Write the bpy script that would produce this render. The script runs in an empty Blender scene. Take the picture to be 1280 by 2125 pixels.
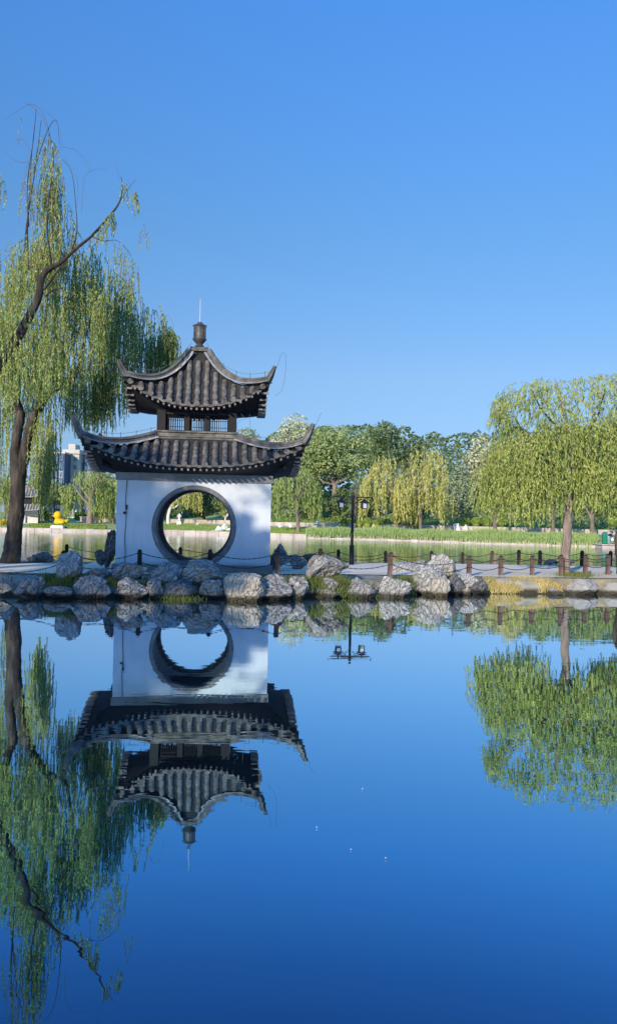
import bpy, math, random
import numpy as np
from mathutils import Vector, noise as mn
PI=math.pi; R=math.radians
random.seed(7); rng=np.random.default_rng(7)
S=bpy.context.scene; COL=S.collection
S.view_settings.view_transform='Standard'; S.view_settings.look='None'; S.view_settings.exposure=0; S.view_settings.gamma=1
S.render.film_transparent=False
# ------------------------------------------------------------------ camera
F=1600.; H=3.0; ROLL=R(1.2); PIT=5.5/F
fw=np.array([0,math.cos(PIT),math.sin(PIT)]); up0=np.array([0,-math.sin(PIT),math.cos(PIT)]); rt0=np.array([1.,0,0])
RT=math.cos(ROLL)*rt0+math.sin(ROLL)*up0; UP=-math.sin(ROLL)*rt0+math.cos(ROLL)*up0
cd=bpy.data.cameras.new('camera'); cam=bpy.data.objects.new('camera',cd); COL.objects.link(cam); S.camera=cam
from mathutils import Matrix
cam.matrix_world=Matrix(((RT[0],UP[0],-fw[0],0),(RT[1],UP[1],-fw[1],0),(RT[2],UP[2],-fw[2],H),(0,0,0,1)))
cd.sensor_fit='VERTICAL'; cd.sensor_height=24; cd.lens=24*F/2125.; cd.clip_end=3000; cd.clip_start=.1
def at(px,py,d):
    r=fw+RT*((px-640)/F)+UP*((1062.5-py)/F); r=r*(d/r[1]); return Vector((r[0],d,r[2]+H))
def xat(px,d,z=1.):
    py=1063+(px-640)*.021-(z-H)*F/d
    return at(px,py,d).x
def horizon(px): return 1068+(px-640)*.0209
def dz(px,py,z): return F*(H-z)/(py-horizon(px))     # depth of a point of known height below the horizon
# ------------------------------------------------------------------ helpers
def tag(o,label=None,cat=None,group=None,kind=None):
    if label: o['label']=label
    if cat: o['category']=cat
    if group: o['group']=group
    if kind: o['kind']=kind
    return o
def empty(name,loc,rz=0,label=None,cat=None,group=None):
    o=bpy.data.objects.new(name,None); COL.objects.link(o); o.location=loc; o.rotation_euler=(0,0,rz); o.empty_display_size=.2
    return tag(o,label,cat,group)
def link(name,me,mat,parent=None):
    if mat: me.materials.append(mat)
    o=bpy.data.objects.new(name,me); COL.objects.link(o)
    if parent: o.parent=parent
    return o
class MB:
    def __init__(s): s.v=[]; s.f=[]
    def add(s,vs,fs):
        n=len(s.v); s.v+=[tuple(map(float,p)) for p in vs]; s.f+=[tuple(i+n for i in f) for f in fs]; return s
    def box(s,x0,x1,y0,y1,z0,z1):
        return s.add([(x,y,z) for z in (z0,z1) for y in (y0,y1) for x in (x0,x1)],[(0,2,3,1),(4,5,7,6),(0,1,5,4),(2,6,7,3),(0,4,6,2),(1,3,7,5)])
    def obox(s,c,ax,ay,az):   # oriented box by half axes
        c,ax,ay,az=[np.array(q,float) for q in (c,ax,ay,az)]
        return s.add([c+i*ax+j*ay+k*az for k in (-1,1) for j in (-1,1) for i in (-1,1)],[(0,2,3,1),(4,5,7,6),(0,1,5,4),(2,6,7,3),(0,4,6,2),(1,3,7,5)])
    def tube(s,pts,rad,n=8,cap=True,jit=0):
        pts=[np.array(p,float) for p in pts]; m=len(pts)
        if not hasattr(rad,'__len__'): rad=[rad]*m
        ref=np.array([.31,.95,.05]); vs=[]; fs=[]
        for i,p in enumerate(pts):
            t=pts[min(i+1,m-1)]-pts[max(i-1,0)]; t/=np.linalg.norm(t)+1e-9
            a=np.cross(t,ref)
            if np.linalg.norm(a)<.1: a=np.cross(t,(1,0,0))
            a/=np.linalg.norm(a); b=np.cross(t,a)
            for k in range(n):
                q=2*PI*k/n; rr=rad[i]*(1+(jit*random.uniform(-1,1) if jit else 0)); vs.append(p+(a*math.cos(q)+b*math.sin(q))*rr)
        for i in range(m-1):
            for k in range(n): fs.append((i*n+k,i*n+(k+1)%n,(i+1)*n+(k+1)%n,(i+1)*n+k))
        if cap: fs.append(tuple(range(n-1,-1,-1))); fs.append(tuple(range((m-1)*n,m*n)))
        return s.add(vs,fs)
    def lathe(s,prof,c=(0,0,0),n=24,sx=1,sy=1):
        vs=[];fs=[];m=len(prof)
        for r,z in prof:
            for k in range(n): vs.append((c[0]+sx*r*math.cos(2*PI*k/n),c[1]+sy*r*math.sin(2*PI*k/n),c[2]+z))
        for i in range(m-1):
            for k in range(n): fs.append((i*n+k,i*n+(k+1)%n,(i+1)*n+(k+1)%n,(i+1)*n+k))
        fs.append(tuple(range(n-1,-1,-1))); fs.append(tuple(range((m-1)*n,m*n)))
        return s.add(vs,fs)
    def grid(s,P):            # P[i][j] points
        a=len(P);b=len(P[0])
        return s.add([p for r in P for p in r],[(i*b+j,i*b+j+1,(i+1)*b+j+1,(i+1)*b+j) for i in range(a-1) for j in range(b-1)])
    def build(s,name,mat,parent=None,smooth=False,bevel=0):
        me=bpy.data.meshes.new(name); me.from_pydata(s.v,[],s.f); me.update()
        if smooth: me.polygons.foreach_set('use_smooth',[True]*len(me.polygons))
        o=link(name,me,mat,parent)
        if bevel:
            b=o.modifiers.new('bevel','BEVEL'); b.width=bevel; b.segments=2; b.limit_method='ANGLE'
        return o
def unit(a): return a/(np.linalg.norm(a,axis=-1,keepdims=True)+1e-9)
def leaves(name,C,D,N,L,W,mat,parent=None,fold=.0):
    """a mass of leaf-shaped quads: centre, along-direction, facing, length, width"""
    C=np.asarray(C,float);D=unit(np.asarray(D,float)); sd=unit(np.cross(D,N)); n=len(C)
    L=np.broadcast_to(L,(n,))[:,None]; W=np.broadcast_to(W,(n,))[:,None]
    V=np.empty((n,4,3)); V[:,0]=C-D*L*.5; V[:,1]=C+sd*W*.5-D*L*.05; V[:,2]=C+D*L*.5; V[:,3]=C-sd*W*.5-D*L*.05
    me=bpy.data.meshes.new(name); me.vertices.add(4*n); me.vertices.foreach_set('co',V.reshape(-1).astype(np.float32))
    me.loops.add(4*n); me.loops.foreach_set('vertex_index',np.arange(4*n,dtype=np.int32))
    me.polygons.add(n); me.polygons.foreach_set('loop_start',np.arange(0,4*n,4,dtype=np.int32)); me.update(calc_edges=True)
    return link(name,me,mat,parent)
# ------------------------------------------------------------------ materials
def newmat(name):
    m=bpy.data.materials.new(name); m.use_nodes=True; nt=m.node_tree; b=nt.nodes['Principled BSDF']; return m,nt,b
def nd(nt,t,**k):
    n=nt.nodes.new(t)
    for a,v in k.items():
        if a in n.inputs: n.inputs[a].default_value=v
        else: setattr(n,a,v)
    return n
def ramp(nt,src,stops,interp='LINEAR'):
    r=nt.nodes.new('ShaderNodeValToRGB'); r.color_ramp.interpolation=interp; e=r.color_ramp.elements
    while len(e)>1: e.remove(e[-1])
    e[0].position=stops[0][0]; e[0].color=(*stops[0][1],1)
    for p,c in stops[1:]: q=e.new(p); q.color=(*c,1)
    nt.links.new(src,r.inputs[0]); return r.outputs[0]
def coords(nt,kind='Object',scale=(1,1,1),rot=(0,0,0)):
    t=nt.nodes.new('ShaderNodeTexCoord'); mp=nt.nodes.new('ShaderNodeMapping'); mp.inputs['Scale'].default_value=scale; mp.inputs['Rotation'].default_value=rot
    nt.links.new(t.outputs[kind],mp.inputs[0]); return mp.outputs[0]
def noise_mat(name,stops,scale=3,rough=.8,bump=.3,bscale=20,detail=6,stretch=(1,1,1),spec=.3,bdist=.02,kind='Object',metal=0):
    m,nt,b=newmat(name); v=coords(nt,kind,stretch)
    n=nd(nt,'ShaderNodeTexNoise'); n.inputs['Scale'].default_value=scale; n.inputs['Detail'].default_value=detail; n.inputs['Roughness'].default_value=.65
    nt.links.new(v,n.inputs['Vector']); nt.links.new(ramp(nt,n.outputs[0],stops),b.inputs['Base Color'])
    b.inputs['Roughness'].default_value=rough; b.inputs['Specular IOR Level'].default_value=spec; b.inputs['Metallic'].default_value=metal
    if bump:
        n2=nd(nt,'ShaderNodeTexNoise'); n2.inputs['Scale'].default_value=bscale; n2.inputs['Detail'].default_value=5; nt.links.new(v,n2.inputs['Vector'])
        bp=nd(nt,'ShaderNodeBump'); bp.inputs['Strength'].default_value=bump; bp.inputs['Distance'].default_value=bdist
        nt.links.new(n2.outputs[0],bp.inputs['Height']); nt.links.new(bp.outputs[0],b.inputs['Normal'])
    return m
def leaf_mat(name,cols,trans=.35,clump=.5,cscale=.5):
    """cols: list of linear colours; random per leaf, plus clump-sized drift of kind of leaf"""
    m,nt,b=newmat(name); nt.nodes.remove(b); out=nt.nodes['Material Output']
    g=nd(nt,'ShaderNodeNewGeometry'); v=coords(nt,'Object'); n=nd(nt,'ShaderNodeTexNoise'); n.inputs['Scale'].default_value=cscale; n.inputs['Detail'].default_value=2
    nt.links.new(v,n.inputs['Vector'])
    a=nd(nt,'ShaderNodeMath',operation='MULTIPLY_ADD'); nt.links.new(n.outputs[0],a.inputs[0]); a.inputs[1].default_value=clump*2.2; a.inputs[2].default_value=-clump*1.1
    s=nd(nt,'ShaderNodeMath',operation='ADD'); s.use_clamp=True; nt.links.new(a.outputs[0],s.inputs[0]); rm=nd(nt,'ShaderNodeMath',operation='MULTIPLY_ADD'); rm.inputs[1].default_value=.6; rm.inputs[2].default_value=.2; nt.links.new(g.outputs['Random Per Island'],rm.inputs[0]); nt.links.new(rm.outputs[0],s.inputs[1])
    k=len(cols); c=ramp(nt,s.outputs[0],[(i/(k-1),q) for i,q in enumerate(cols)])
    d=nd(nt,'ShaderNodeBsdfDiffuse'); t=nd(nt,'ShaderNodeBsdfTranslucent'); mx=nd(nt,'ShaderNodeMixShader'); mx.inputs[0].default_value=trans
    nt.links.new(c,d.inputs[0]); nt.links.new(c,t.inputs[0]); nt.links.new(d.outputs[0],mx.inputs[1]); nt.links.new(t.outputs[0],mx.inputs[2]); nt.links.new(mx.outputs[0],out.inputs[0])
    return m
M={}
m,nt,b=newmat('white_plaster'); v=coords(nt,'Object'); n1=nd(nt,'ShaderNodeTexNoise'); n1.inputs['Scale'].default_value=1.2; n1.inputs['Detail'].default_value=6; nt.links.new(v,n1.inputs['Vector'])
v2=coords(nt,'Object',(9,9,.55)); n2=nd(nt,'ShaderNodeTexNoise'); n2.inputs['Scale'].default_value=1.; n2.inputs['Detail'].default_value=5; nt.links.new(v2,n2.inputs['Vector'])
c0=ramp(nt,n1.outputs[0],[(.3,(.51,.545,.59)),(.5,(.57,.605,.65)),(.7,(.60,.635,.68))]); c1=ramp(nt,n2.outputs[0],[(.28,(.80,.80,.79)),(.42,(.95,.95,.945)),(.55,(1,1,1))])
mx=nd(nt,'ShaderNodeMix',data_type='RGBA',blend_type='MULTIPLY'); mx.inputs[0].default_value=.45; nt.links.new(c0,mx.inputs[6]); nt.links.new(c1,mx.inputs[7])
sp=nd(nt,'ShaderNodeSeparateXYZ'); nt.links.new(v,sp.inputs[0]); a=nd(nt,'ShaderNodeMath',operation='MULTIPLY_ADD'); nt.links.new(n1.outputs[0],a.inputs[0]); a.inputs[1].default_value=-.5; nt.links.new(sp.outputs[2],a.inputs[2])
c2=ramp(nt,a.outputs[0],[(.06,(.72,.71,.67)),(.22,(1,1,1))]); m2_=nd(nt,'ShaderNodeMix',data_type='RGBA',blend_type='MULTIPLY'); m2_.inputs[0].default_value=1; nt.links.new(mx.outputs[2],m2_.inputs[6]); nt.links.new(c2,m2_.inputs[7])
nt.links.new(m2_.outputs[2],b.inputs['Base Color']); b.inputs['Roughness'].default_value=.9; b.inputs['Specular IOR Level'].default_value=.2; M['plaster']=m
M['inner']=noise_mat('inner_plaster',[(.3,(.42,.42,.41)),(.7,(.55,.55,.53))],1.4,.9,.1,30)
M['ringstone']=noise_mat('grey_brick_ring',[(.3,(.10,.10,.105)),(.55,(.17,.17,.175)),(.75,(.27,.265,.26))],5,.75,.3,40)
M['beam']=noise_mat('grey_render',[(.3,(.15,.15,.15)),(.7,(.27,.26,.25))],2,.9,.2,30)
M['tile']=noise_mat('roof_tile',[(.25,(.03,.028,.028)),(.42,(.08,.075,.07)),(.58,(.17,.158,.14)),(.78,(.33,.305,.26))],4.2,.8,.5,28,8)
M['pan']=noise_mat('pan_tile',[(.3,(.016,.016,.018)),(.7,(.05,.048,.046))],5,.85,.5,28)
M['ridge']=noise_mat('ridge_brick',[(.25,(.05,.049,.048)),(.5,(.125,.12,.11)),(.75,(.27,.255,.225))],3,.85,.4,26,8)
M['mortar']=noise_mat('pale_mortar',[(.3,(.24,.23,.215)),(.7,(.46,.44,.40))],5,.9,.3,30)
M['darkwood']=noise_mat('dark_timber',[(.3,(.009,.008,.010)),(.7,(.022,.018,.02))],6,.7,.3,30)
M['rafter']=noise_mat('rafter_paint',[(.3,(.13,.105,.10)),(.7,(.30,.26,.235))],4,.8,.2,30)
M['plinth']=noise_mat('plinth_stone',[(.3,(.14,.13,.13)),(.7,(.25,.23,.22))],2,.85,.3,25)
M['finial']=noise_mat('finial_glaze',[(.3,(.04,.038,.04)),(.55,(.10,.095,.09)),(.75,(.22,.2,.17))],3,.5,.3,20,4)
M['wire']=noise_mat('wire_metal',[(0,(.10,.11,.12)),(1,(.18,.19,.2))],5,.5,0)
M['rod']=noise_mat('rod_steel',[(0,(.4,.4,.4)),(1,(.55,.55,.55))],5,.4,0)
M['black']=noise_mat('black_metal',[(0,(.006,.007,.009)),(1,(.014,.015,.018))],9,.45,.1,60,spec=.4)
M['bark']=noise_mat('willow_bark',[(.3,(.018,.015,.013)),(.5,(.05,.042,.036)),(.7,(.12,.10,.08))],4,.95,1,10,8,(1,1,.22),bdist=.06)
M['bark_pale']=noise_mat('pale_bark',[(.3,(.11,.085,.07)),(.5,(.25,.195,.165)),(.72,(.42,.34,.29))],5,.95,.8,12,6,(1,1,.2),bdist=.04)
M['bark_far']=noise_mat('grey_bark',[(.3,(.13,.10,.08)),(.7,(.3,.25,.2))],2,.95,.3,8,4,(1,1,.3))
M['twig']=noise_mat('twig_bark',[(.3,(.10,.07,.035)),(.7,(.24,.18,.10))],2,.9,0)
M['post']=noise_mat('weathered_post',[(.28,(.05,.03,.026)),(.5,(.12,.075,.065)),(.72,(.24,.17,.15))],6,.85,.5,24,6,(1,1,.2))
M['post_dark']=noise_mat('dark_post',[(.3,(.015,.010,.009)),(.7,(.04,.026,.022))],6,.8,.4,24,6,(1,1,.2))
M['chain']=noise_mat('chain_iron',[(.3,(.02,.017,.016)),(.7,(.07,.055,.05))],9,.7,0)
M['path']=noise_mat('path_concrete',[(.3,(.68,.56,.40)),(.5,(.80,.67,.49)),(.7,(.86,.735,.55))],.8,.9,.25,12)
M['soil']=noise_mat('island_soil',[(.3,(.15,.125,.085)),(.5,(.26,.23,.165)),(.7,(.40,.36,.28))],1.4,.95,.6,9)
def damp(m):
    nt=m.node_tree; b=nt.nodes['Principled BSDF']; src=b.inputs['Base Color'].links[0].from_socket; nz=[n for n in nt.nodes if n.type=='TEX_NOISE'][0].outputs[0]; wet(nt,src,nz,b)
M['lawn']=noise_mat('far_lawn',[(.3,(.24,.29,.09)),(.5,(.36,.41,.13)),(.7,(.50,.50,.18))],.35,.95,.5,3)
M['hill']=noise_mat('hill_floor',[(.3,(.07,.10,.03)),(.5,(.14,.18,.05)),(.7,(.32,.28,.13))],.15,.95,.5,3)
M['kerb']=noise_mat('kerb_stone',[(.3,(.38,.30,.25)),(.6,(.56,.48,.41)),(.8,(.66,.60,.52))],.8,.9,.3,5)
M['pinkwall']=noise_mat('pink_granite',[(.3,(.42,.35,.30)),(.7,(.56,.48,.42))],1,.9,.2,6)
M['whitestone']=noise_mat('white_stone',[(.3,(.58,.56,.53)),(.7,(.78,.77,.74))],1.5,.8,.2,6)
M['slab']=noise_mat('slab_stone',[(.3,(.24,.225,.20)),(.55,(.33,.31,.28)),(.75,(.43,.41,.37))],1.6,.9,.4,9)
M['duck']=noise_mat('yellow_skin',[(.3,(.80,.44,.006)),(.7,(.86,.52,.01))],1,.45,0)
M['beak']=noise_mat('orange_skin',[(0,(.75,.16,.01)),(1,(.8,.2,.02))],1,.45,0)
M['green_plastic']=noise_mat('green_plastic',[(0,(.0,.17,.10)),(1,(.005,.24,.15))],2,.5,0)
M['glass']=noise_mat('blue_glass',[(.3,(.06,.13,.24)),(.7,(.16,.28,.44))],.25,.15,0,spec=.7)
M['facade']=noise_mat('cream_facade',[(.3,(.46,.44,.40)),(.7,(.57,.55,.5))],.2,.9,0)
M['bluepanel']=noise_mat('slate_panel',[(.3,(.05,.08,.16)),(.7,(.08,.12,.22))],.2,.6,0)
M['frosted']=noise_mat('lantern_glass',[(0,(.42,.47,.55)),(1,(.55,.6,.68))],4,.3,0,spec=.6)
M['skin']=noise_mat('skin',[(0,(.42,.25,.18)),(1,(.5,.3,.22))],5,.6,0)
M['jacket']=noise_mat('dark_jacket',[(0,(.012,.013,.018)),(1,(.03,.03,.04))],6,.8,.2,30)
M['jeans']=noise_mat('pale_jeans',[(0,(.22,.33,.45)),(1,(.32,.43,.55))],6,.9,.2,30)
M['hair']=noise_mat('black_hair',[(0,(.008,.007,.006)),(1,(.02,.016,.014))],20,.6,.2,50)
M['white']=noise_mat('white_cloth',[(0,(.68,.68,.66)),(1,(.8,.8,.78))],5,.8,.1,20)
M['yellowflower']=leaf_mat('yellow_flowers',[(.75,.42,.01),(.8,.55,.02),(.2,.25,.03)],.2,.3,.5)
M['willow']=leaf_mat('willow_leaf',[(0.09,0.15,0.045),(0.25,0.345,0.09),(0.43,0.52,0.15),(0.62,0.67,0.26)],.3,.45,.45)
M['willow_r']=leaf_mat('willow_leaf_bright',[(0.13,0.2,0.05),(0.3,0.385,0.09),(0.46,0.525,0.14),(0.64,0.635,0.22)],.3,.45,.7)
M['willow_g']=leaf_mat('willow_leaf_green',[(0.14,0.2,0.06),(0.29,0.36,0.11),(0.46,0.51,0.17)],.3,.4,.3)
M['willow_y']=leaf_mat('willow_leaf_yellow',[(0.26,0.27,0.08),(0.5,0.48,0.15),(0.7,0.65,0.25)],.3,.35,.3)
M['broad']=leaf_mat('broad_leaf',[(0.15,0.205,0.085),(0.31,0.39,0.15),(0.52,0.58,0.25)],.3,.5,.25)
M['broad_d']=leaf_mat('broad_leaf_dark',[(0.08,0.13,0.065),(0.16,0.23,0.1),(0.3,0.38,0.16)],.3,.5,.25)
M['blossom']=leaf_mat('cream_blossom',[(0.231,0.315,0.105),(0.578,0.588,0.357),(0.840,0.798,0.609)],.3,.45,.3)
M['conifer']=leaf_mat('conifer_needle',[(0.063,0.140,0.070),(0.140,0.252,0.112),(0.252,0.378,0.154)],.15,.5,.4)
M['conifer_g']=leaf_mat('grey_conifer',[(0.156,0.216,0.132),(0.288,0.360,0.216),(0.432,0.492,0.288)],.15,.5,.4)
M['hedge']=leaf_mat('hedge_leaf',[(.12,.22,.05),(.25,.36,.08),(.38,.47,.12)],.25,.4,.6)
M['grassblade']=leaf_mat('grass_blade',[(0.06,0.09,0.025),(0.15,0.19,0.05),(0.3,0.29,0.12)],.3,.4,.8)
M['drygrass']=leaf_mat('dry_grass',[(.26,.30,.06),(.60,.48,.18),(.80,.65,.32)],.3,.5,.6)
def wet(nt,col,nz,b):
    # damp, algae-dark band just above the waterline
    g=nd(nt,'ShaderNodeNewGeometry'); sp=nd(nt,'ShaderNodeSeparateXYZ'); nt.links.new(g.outputs['Position'],sp.inputs[0])
    a=nd(nt,'ShaderNodeMath',operation='MULTIPLY_ADD'); nt.links.new(nz,a.inputs[0]); a.inputs[1].default_value=-.22; nt.links.new(sp.outputs[2],a.inputs[2])
    r=ramp(nt,a.outputs[0],[(0,(.16,.15,.11)),(.045,(.45,.43,.36)),(.11,(1,1,1))]); m_=nd(nt,'ShaderNodeMix',data_type='RGBA',blend_type='MULTIPLY'); m_.inputs[0].default_value=1
    nt.links.new(col,m_.inputs[6]); nt.links.new(r,m_.inputs[7]); nt.links.new(m_.outputs[2],b.inputs['Base Color'])
ROCKDEF=1
def rock_mat(name,dark,mid,light,ang,wsc=1.0):
    m,nt,b=newmat(name); v=coords(nt,'Object',(1,1,1),ang)
    n0=nd(nt,'ShaderNodeTexNoise'); n0.inputs['Scale'].default_value=1.8; n0.inputs['Detail'].default_value=4; nt.links.new(v,n0.inputs['Vector'])
    di=nd(nt,'ShaderNodeVectorMath',operation='MULTIPLY_ADD'); nt.links.new(n0.outputs['Color'],di.inputs[0]); di.inputs[1].default_value=(.55,.55,.55); nt.links.new(v,di.inputs[2])
    mp=nd(nt,'ShaderNodeMapping'); mp.inputs['Scale'].default_value=(1.5*wsc,1.5*wsc,5.5*wsc); nt.links.new(di.outputs[0],mp.inputs[0])
    vo=nd(nt,'ShaderNodeTexVoronoi',feature='DISTANCE_TO_EDGE'); vo.inputs['Scale'].default_value=1.25; nt.links.new(mp.outputs[0],vo.inputs['Vector'])
    vc=nd(nt,'ShaderNodeTexVoronoi'); vc.inputs['Scale'].default_value=1.25; nt.links.new(mp.outputs[0],vc.inputs['Vector'])
    n=nd(nt,'ShaderNodeTexNoise'); n.inputs['Scale'].default_value=3.2; n.inputs['Detail'].default_value=9; n.inputs['Roughness'].default_value=.75; nt.links.new(mp.outputs[0],n.inputs['Vector'])
    c1=ramp(nt,vo.outputs['Distance'],[(0,(.2,.2,.2)),(.02,(.5,.5,.5)),(.06,(1,1,1))]); c2=ramp(nt,n.outputs[0],[(.33,dark),(.48,mid),(.66,light)])
    mx=nd(nt,'ShaderNodeMix',data_type='RGBA',blend_type='MULTIPLY'); nt.links.new(ramp(nt,n0.outputs[0],[(.38,(.15,.15,.15)),(.6,(.9,.9,.9))]),mx.inputs[0]); nt.links.new(c2,mx.inputs[6]); nt.links.new(c1,mx.inputs[7])
    wet(nt,mx.outputs[2],n.outputs[0],b); b.inputs['Roughness'].default_value=.88; b.inputs['Specular IOR Level'].default_value=.25
    mi=nd(nt,'ShaderNodeMath',operation='MINIMUM'); nt.links.new(vo.outputs['Distance'],mi.inputs[0]); mi.inputs[1].default_value=.14
    a0=nd(nt,'ShaderNodeMath',operation='MULTIPLY_ADD'); nt.links.new(mi.outputs[0],a0.inputs[0]); a0.inputs[1].default_value=4; nt.links.new(vc.outputs['Color'],a0.inputs[2])
    ad=nd(nt,'ShaderNodeMath',operation='MULTIPLY_ADD'); nt.links.new(n.outputs[0],ad.inputs[0]); ad.inputs[1].default_value=1.2; nt.links.new(a0.outputs[0],ad.inputs[2])
    bp=nd(nt,'ShaderNodeBump'); bp.inputs['Strength'].default_value=1; bp.inputs['Distance'].default_value=.075; nt.links.new(ad.outputs[0],bp.inputs['Height']); nt.links.new(bp.outputs[0],b.inputs['Normal'])
    return m
damp(M['soil']); damp(M['slab']) 
M['rock_a']=rock_mat('layered_limestone',(.11,.107,.10),(.31,.30,.285),(.54,.52,.48),(R(12),R(-8),0))
M['rock_b']=rock_mat('steep_limestone',(.11,.107,.10),(.32,.31,.295),(.56,.54,.50),(R(20),R(70),0))
M['rock_c']=rock_mat('tilted_limestone',(.09,.09,.085),(.28,.27,.255),(.52,.50,.46),(R(-20),R(40),R(30)),.8)
M['rock_e']=rock_mat('pale_sunlit_limestone',(.17,.165,.155),(.44,.425,.40),(.72,.70,.65),(R(18),R(62),R(20)),.9)  # paler limestone copy, strong sun on the right-hand rocks put into its colour
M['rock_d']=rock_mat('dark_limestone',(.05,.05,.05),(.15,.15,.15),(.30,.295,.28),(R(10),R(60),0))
M['rock_w']=rock_mat('warm_limestone',(.30,.26,.21),(.48,.42,.34),(.62,.56,.47),(R(15),R(78),0),.8)
# reeds: straw stems below, green blades above
m,nt,b=newmat('reed_blade'); v=nd(nt,'ShaderNodeTexCoord'); sp=nd(nt,'ShaderNodeSeparateXYZ'); nt.links.new(v.outputs['Object'],sp.inputs[0])
g=nd(nt,'ShaderNodeNewGeometry'); a=nd(nt,'ShaderNodeMath',operation='MULTIPLY_ADD'); nt.links.new(g.outputs['Random Per Island'],a.inputs[0]); a.inputs[1].default_value=.5; nt.links.new(sp.outputs[2],a.inputs[2])
nt.links.new(ramp(nt,a.outputs[0],[(.2,(.62,.55,.34)),(.5,(.34,.38,.16)),(.8,(.17,.27,.085)),(1.,(.28,.38,.13))]),b.inputs['Base Color']); b.inputs['Roughness'].default_value=.8; b.inputs['Specular IOR Level'].default_value=.1; M['reed']=m
# water
m,nt,b=newmat('lake_water'); nt.nodes.remove(b); out=nt.nodes['Material Output']
v=coords(nt,'Object',(.5,1.5,1)); n1=nd(nt,'ShaderNodeTexNoise'); n1.inputs['Scale'].default_value=1.5; n1.inputs['Detail'].default_value=2.5; nt.links.new(v,n1.inputs['Vector'])
geo=nd(nt,'ShaderNodeTexCoord'); sp=nd(nt,'ShaderNodeSeparateXYZ'); nt.links.new(geo.outputs['Object'],sp.inputs[0])
amp=nd(nt,'ShaderNodeMapRange'); nt.links.new(sp.outputs[1],amp.inputs[0])
for i,q in ((1,33.),(2,52.),(3,.0022),(4,.022)): amp.inputs[i].default_value=q
bp=nd(nt,'ShaderNodeBump'); bp.inputs['Distance'].default_value=1.0; nt.links.new(amp.outputs[0],bp.inputs['Strength']); nt.links.new(n1.outputs[0],bp.inputs['Height'])
lw=nd(nt,'ShaderNodeLayerWeight'); lw.inputs[0].default_value=.5
rc=ramp(nt,lw.outputs['Facing'],[(0,(.015,.03,.05)),(.40,(.06,.13,.21)),(.50,(.125,.265,.39)),(.6,(.235,.47,.64)),(.775,(.58,.75,.84)),(.92,(.84,.9,.94)),(1,(.95,.96,.97))])
gl=nd(nt,'ShaderNodeBsdfGlossy'); gl.inputs['Roughness'].default_value=.012; nt.links.new(rc,gl.inputs[0]); nt.links.new(bp.outputs[0],gl.inputs['Normal'])
df=nd(nt,'ShaderNodeBsdfDiffuse'); df.inputs[0].default_value=(.0018,.004,.006,1); ad=nd(nt,'ShaderNodeAddShader'); nt.links.new(gl.outputs[0],ad.inputs[0]); nt.links.new(df.outputs[0],ad.inputs[1]); nt.links.new(ad.outputs[0],out.inputs[0]); M['water']=m
# ------------------------------------------------------------------ sky and sun
AZ,EL=R(24),R(18)
w=bpy.data.worlds.new('World'); S.world=w; w.use_nodes=True; nt=w.node_tree; bg=nt.nodes['Background']
sk=nd(nt,'ShaderNodeTexSky'); sk.sky_type='NISHITA'; sk.sun_disc=False; sk.sun_elevation=EL; sk.sun_rotation=PI+AZ; sk.ozone_density=4; sk.air_density=1; sk.dust_density=0
tc=nd(nt,'ShaderNodeTexCoord'); sp=nd(nt,'ShaderNodeSeparateXYZ'); nt.links.new(tc.outputs['Generated'],sp.inputs[0])
def lin(c): return [(x/255/12.92 if x<10 else ((x/255+.055)/1.055)**2.4) for x in c]
have={0:(229,245,224),5:(178,220,241),10:(140,186,227),20:(103,143,190),33:(79,111,154),60:(55,79,114),90:(50,70,105)}
want={0:(166,210,251),5:(157,204,250),10:(145,195,248),20:(107,170,238),33:(84,151,236),60:(66,146,255),90:(62,140,255)}
hi={60:(.055,.30,1.0),90:(.05,.28,1.0)}
stops=[(math.sin(R(e)),tuple(a/b_/20 for a,b_ in zip(hi.get(e) or lin(want[e]),lin(have[e])))) for e in have]
rc=ramp(nt,sp.outputs[2],stops)
m1=nd(nt,'ShaderNodeVectorMath',operation='MULTIPLY'); nt.links.new(sk.outputs[0],m1.inputs[0]); nt.links.new(rc,m1.inputs[1])
m2=nd(nt,'ShaderNodeVectorMath',operation='SCALE'); m2.inputs['Scale'].default_value=20; nt.links.new(m1.outputs[0],m2.inputs[0])
nt.links.new(m2.outputs[0],bg.inputs[0]); bg.inputs[1].default_value=.103
sl=bpy.data.lights.new('sun','SUN'); sl.energy=5; sl.angle=R(.6); sl.color=(1,.87,.68); so=bpy.data.objects.new('sun',sl); COL.objects.link(so)
SD=Vector((-math.sin(AZ)*math.cos(EL),-math.cos(AZ)*math.cos(EL),math.sin(EL))); so.rotation_euler=SD.to_track_quat('Z','Y').to_euler(); so.location=SD*60
# ------------------------------------------------------------------ water and grounds
def sheet(name,P,mat,kind='structure',smooth=True):
    o=MB().grid(P).build(name,mat,None,smooth); return tag(o,kind=kind)
o=MB().add([(-900,-120,0),(900,-120,0),(900,1500,0),(-900,1500,0)],[(0,1,2,3)]).build('lake_water',M['water']); tag(o,kind='structure')
def shore(x): return float(np.interp(x,[-80,-32,-16,-2.5,10,21,33,60],[103,104,106,99,98.5,93,89.5,84]))
def smooth(a,b,x): t=min(1,max(0,(x-a)/(b-a))); return t*t*(3-2*t)
def gz(x,y):
    q=y-shore(x); h=float(np.interp(q,[-3,-.3,0,.3,4,14,17,22,35,60,95,200],[-.8,-.5,.1,.42,.58,1.02,1.14,1.62,3.4,7.,9.,9.]))
    if h>1.7: h=1.7+(h-1.7)*smooth(-26,-8,x)
    return h+.12*mn.noise((x*.12,y*.12,0))*smooth(3,20,q)
Y0=[-3,-.3,0,.3,2,4,7,10,14,17,19,22,26,30,35,42,50,60,75,95,150,400]
X0=list(range(-110,111,3))
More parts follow.
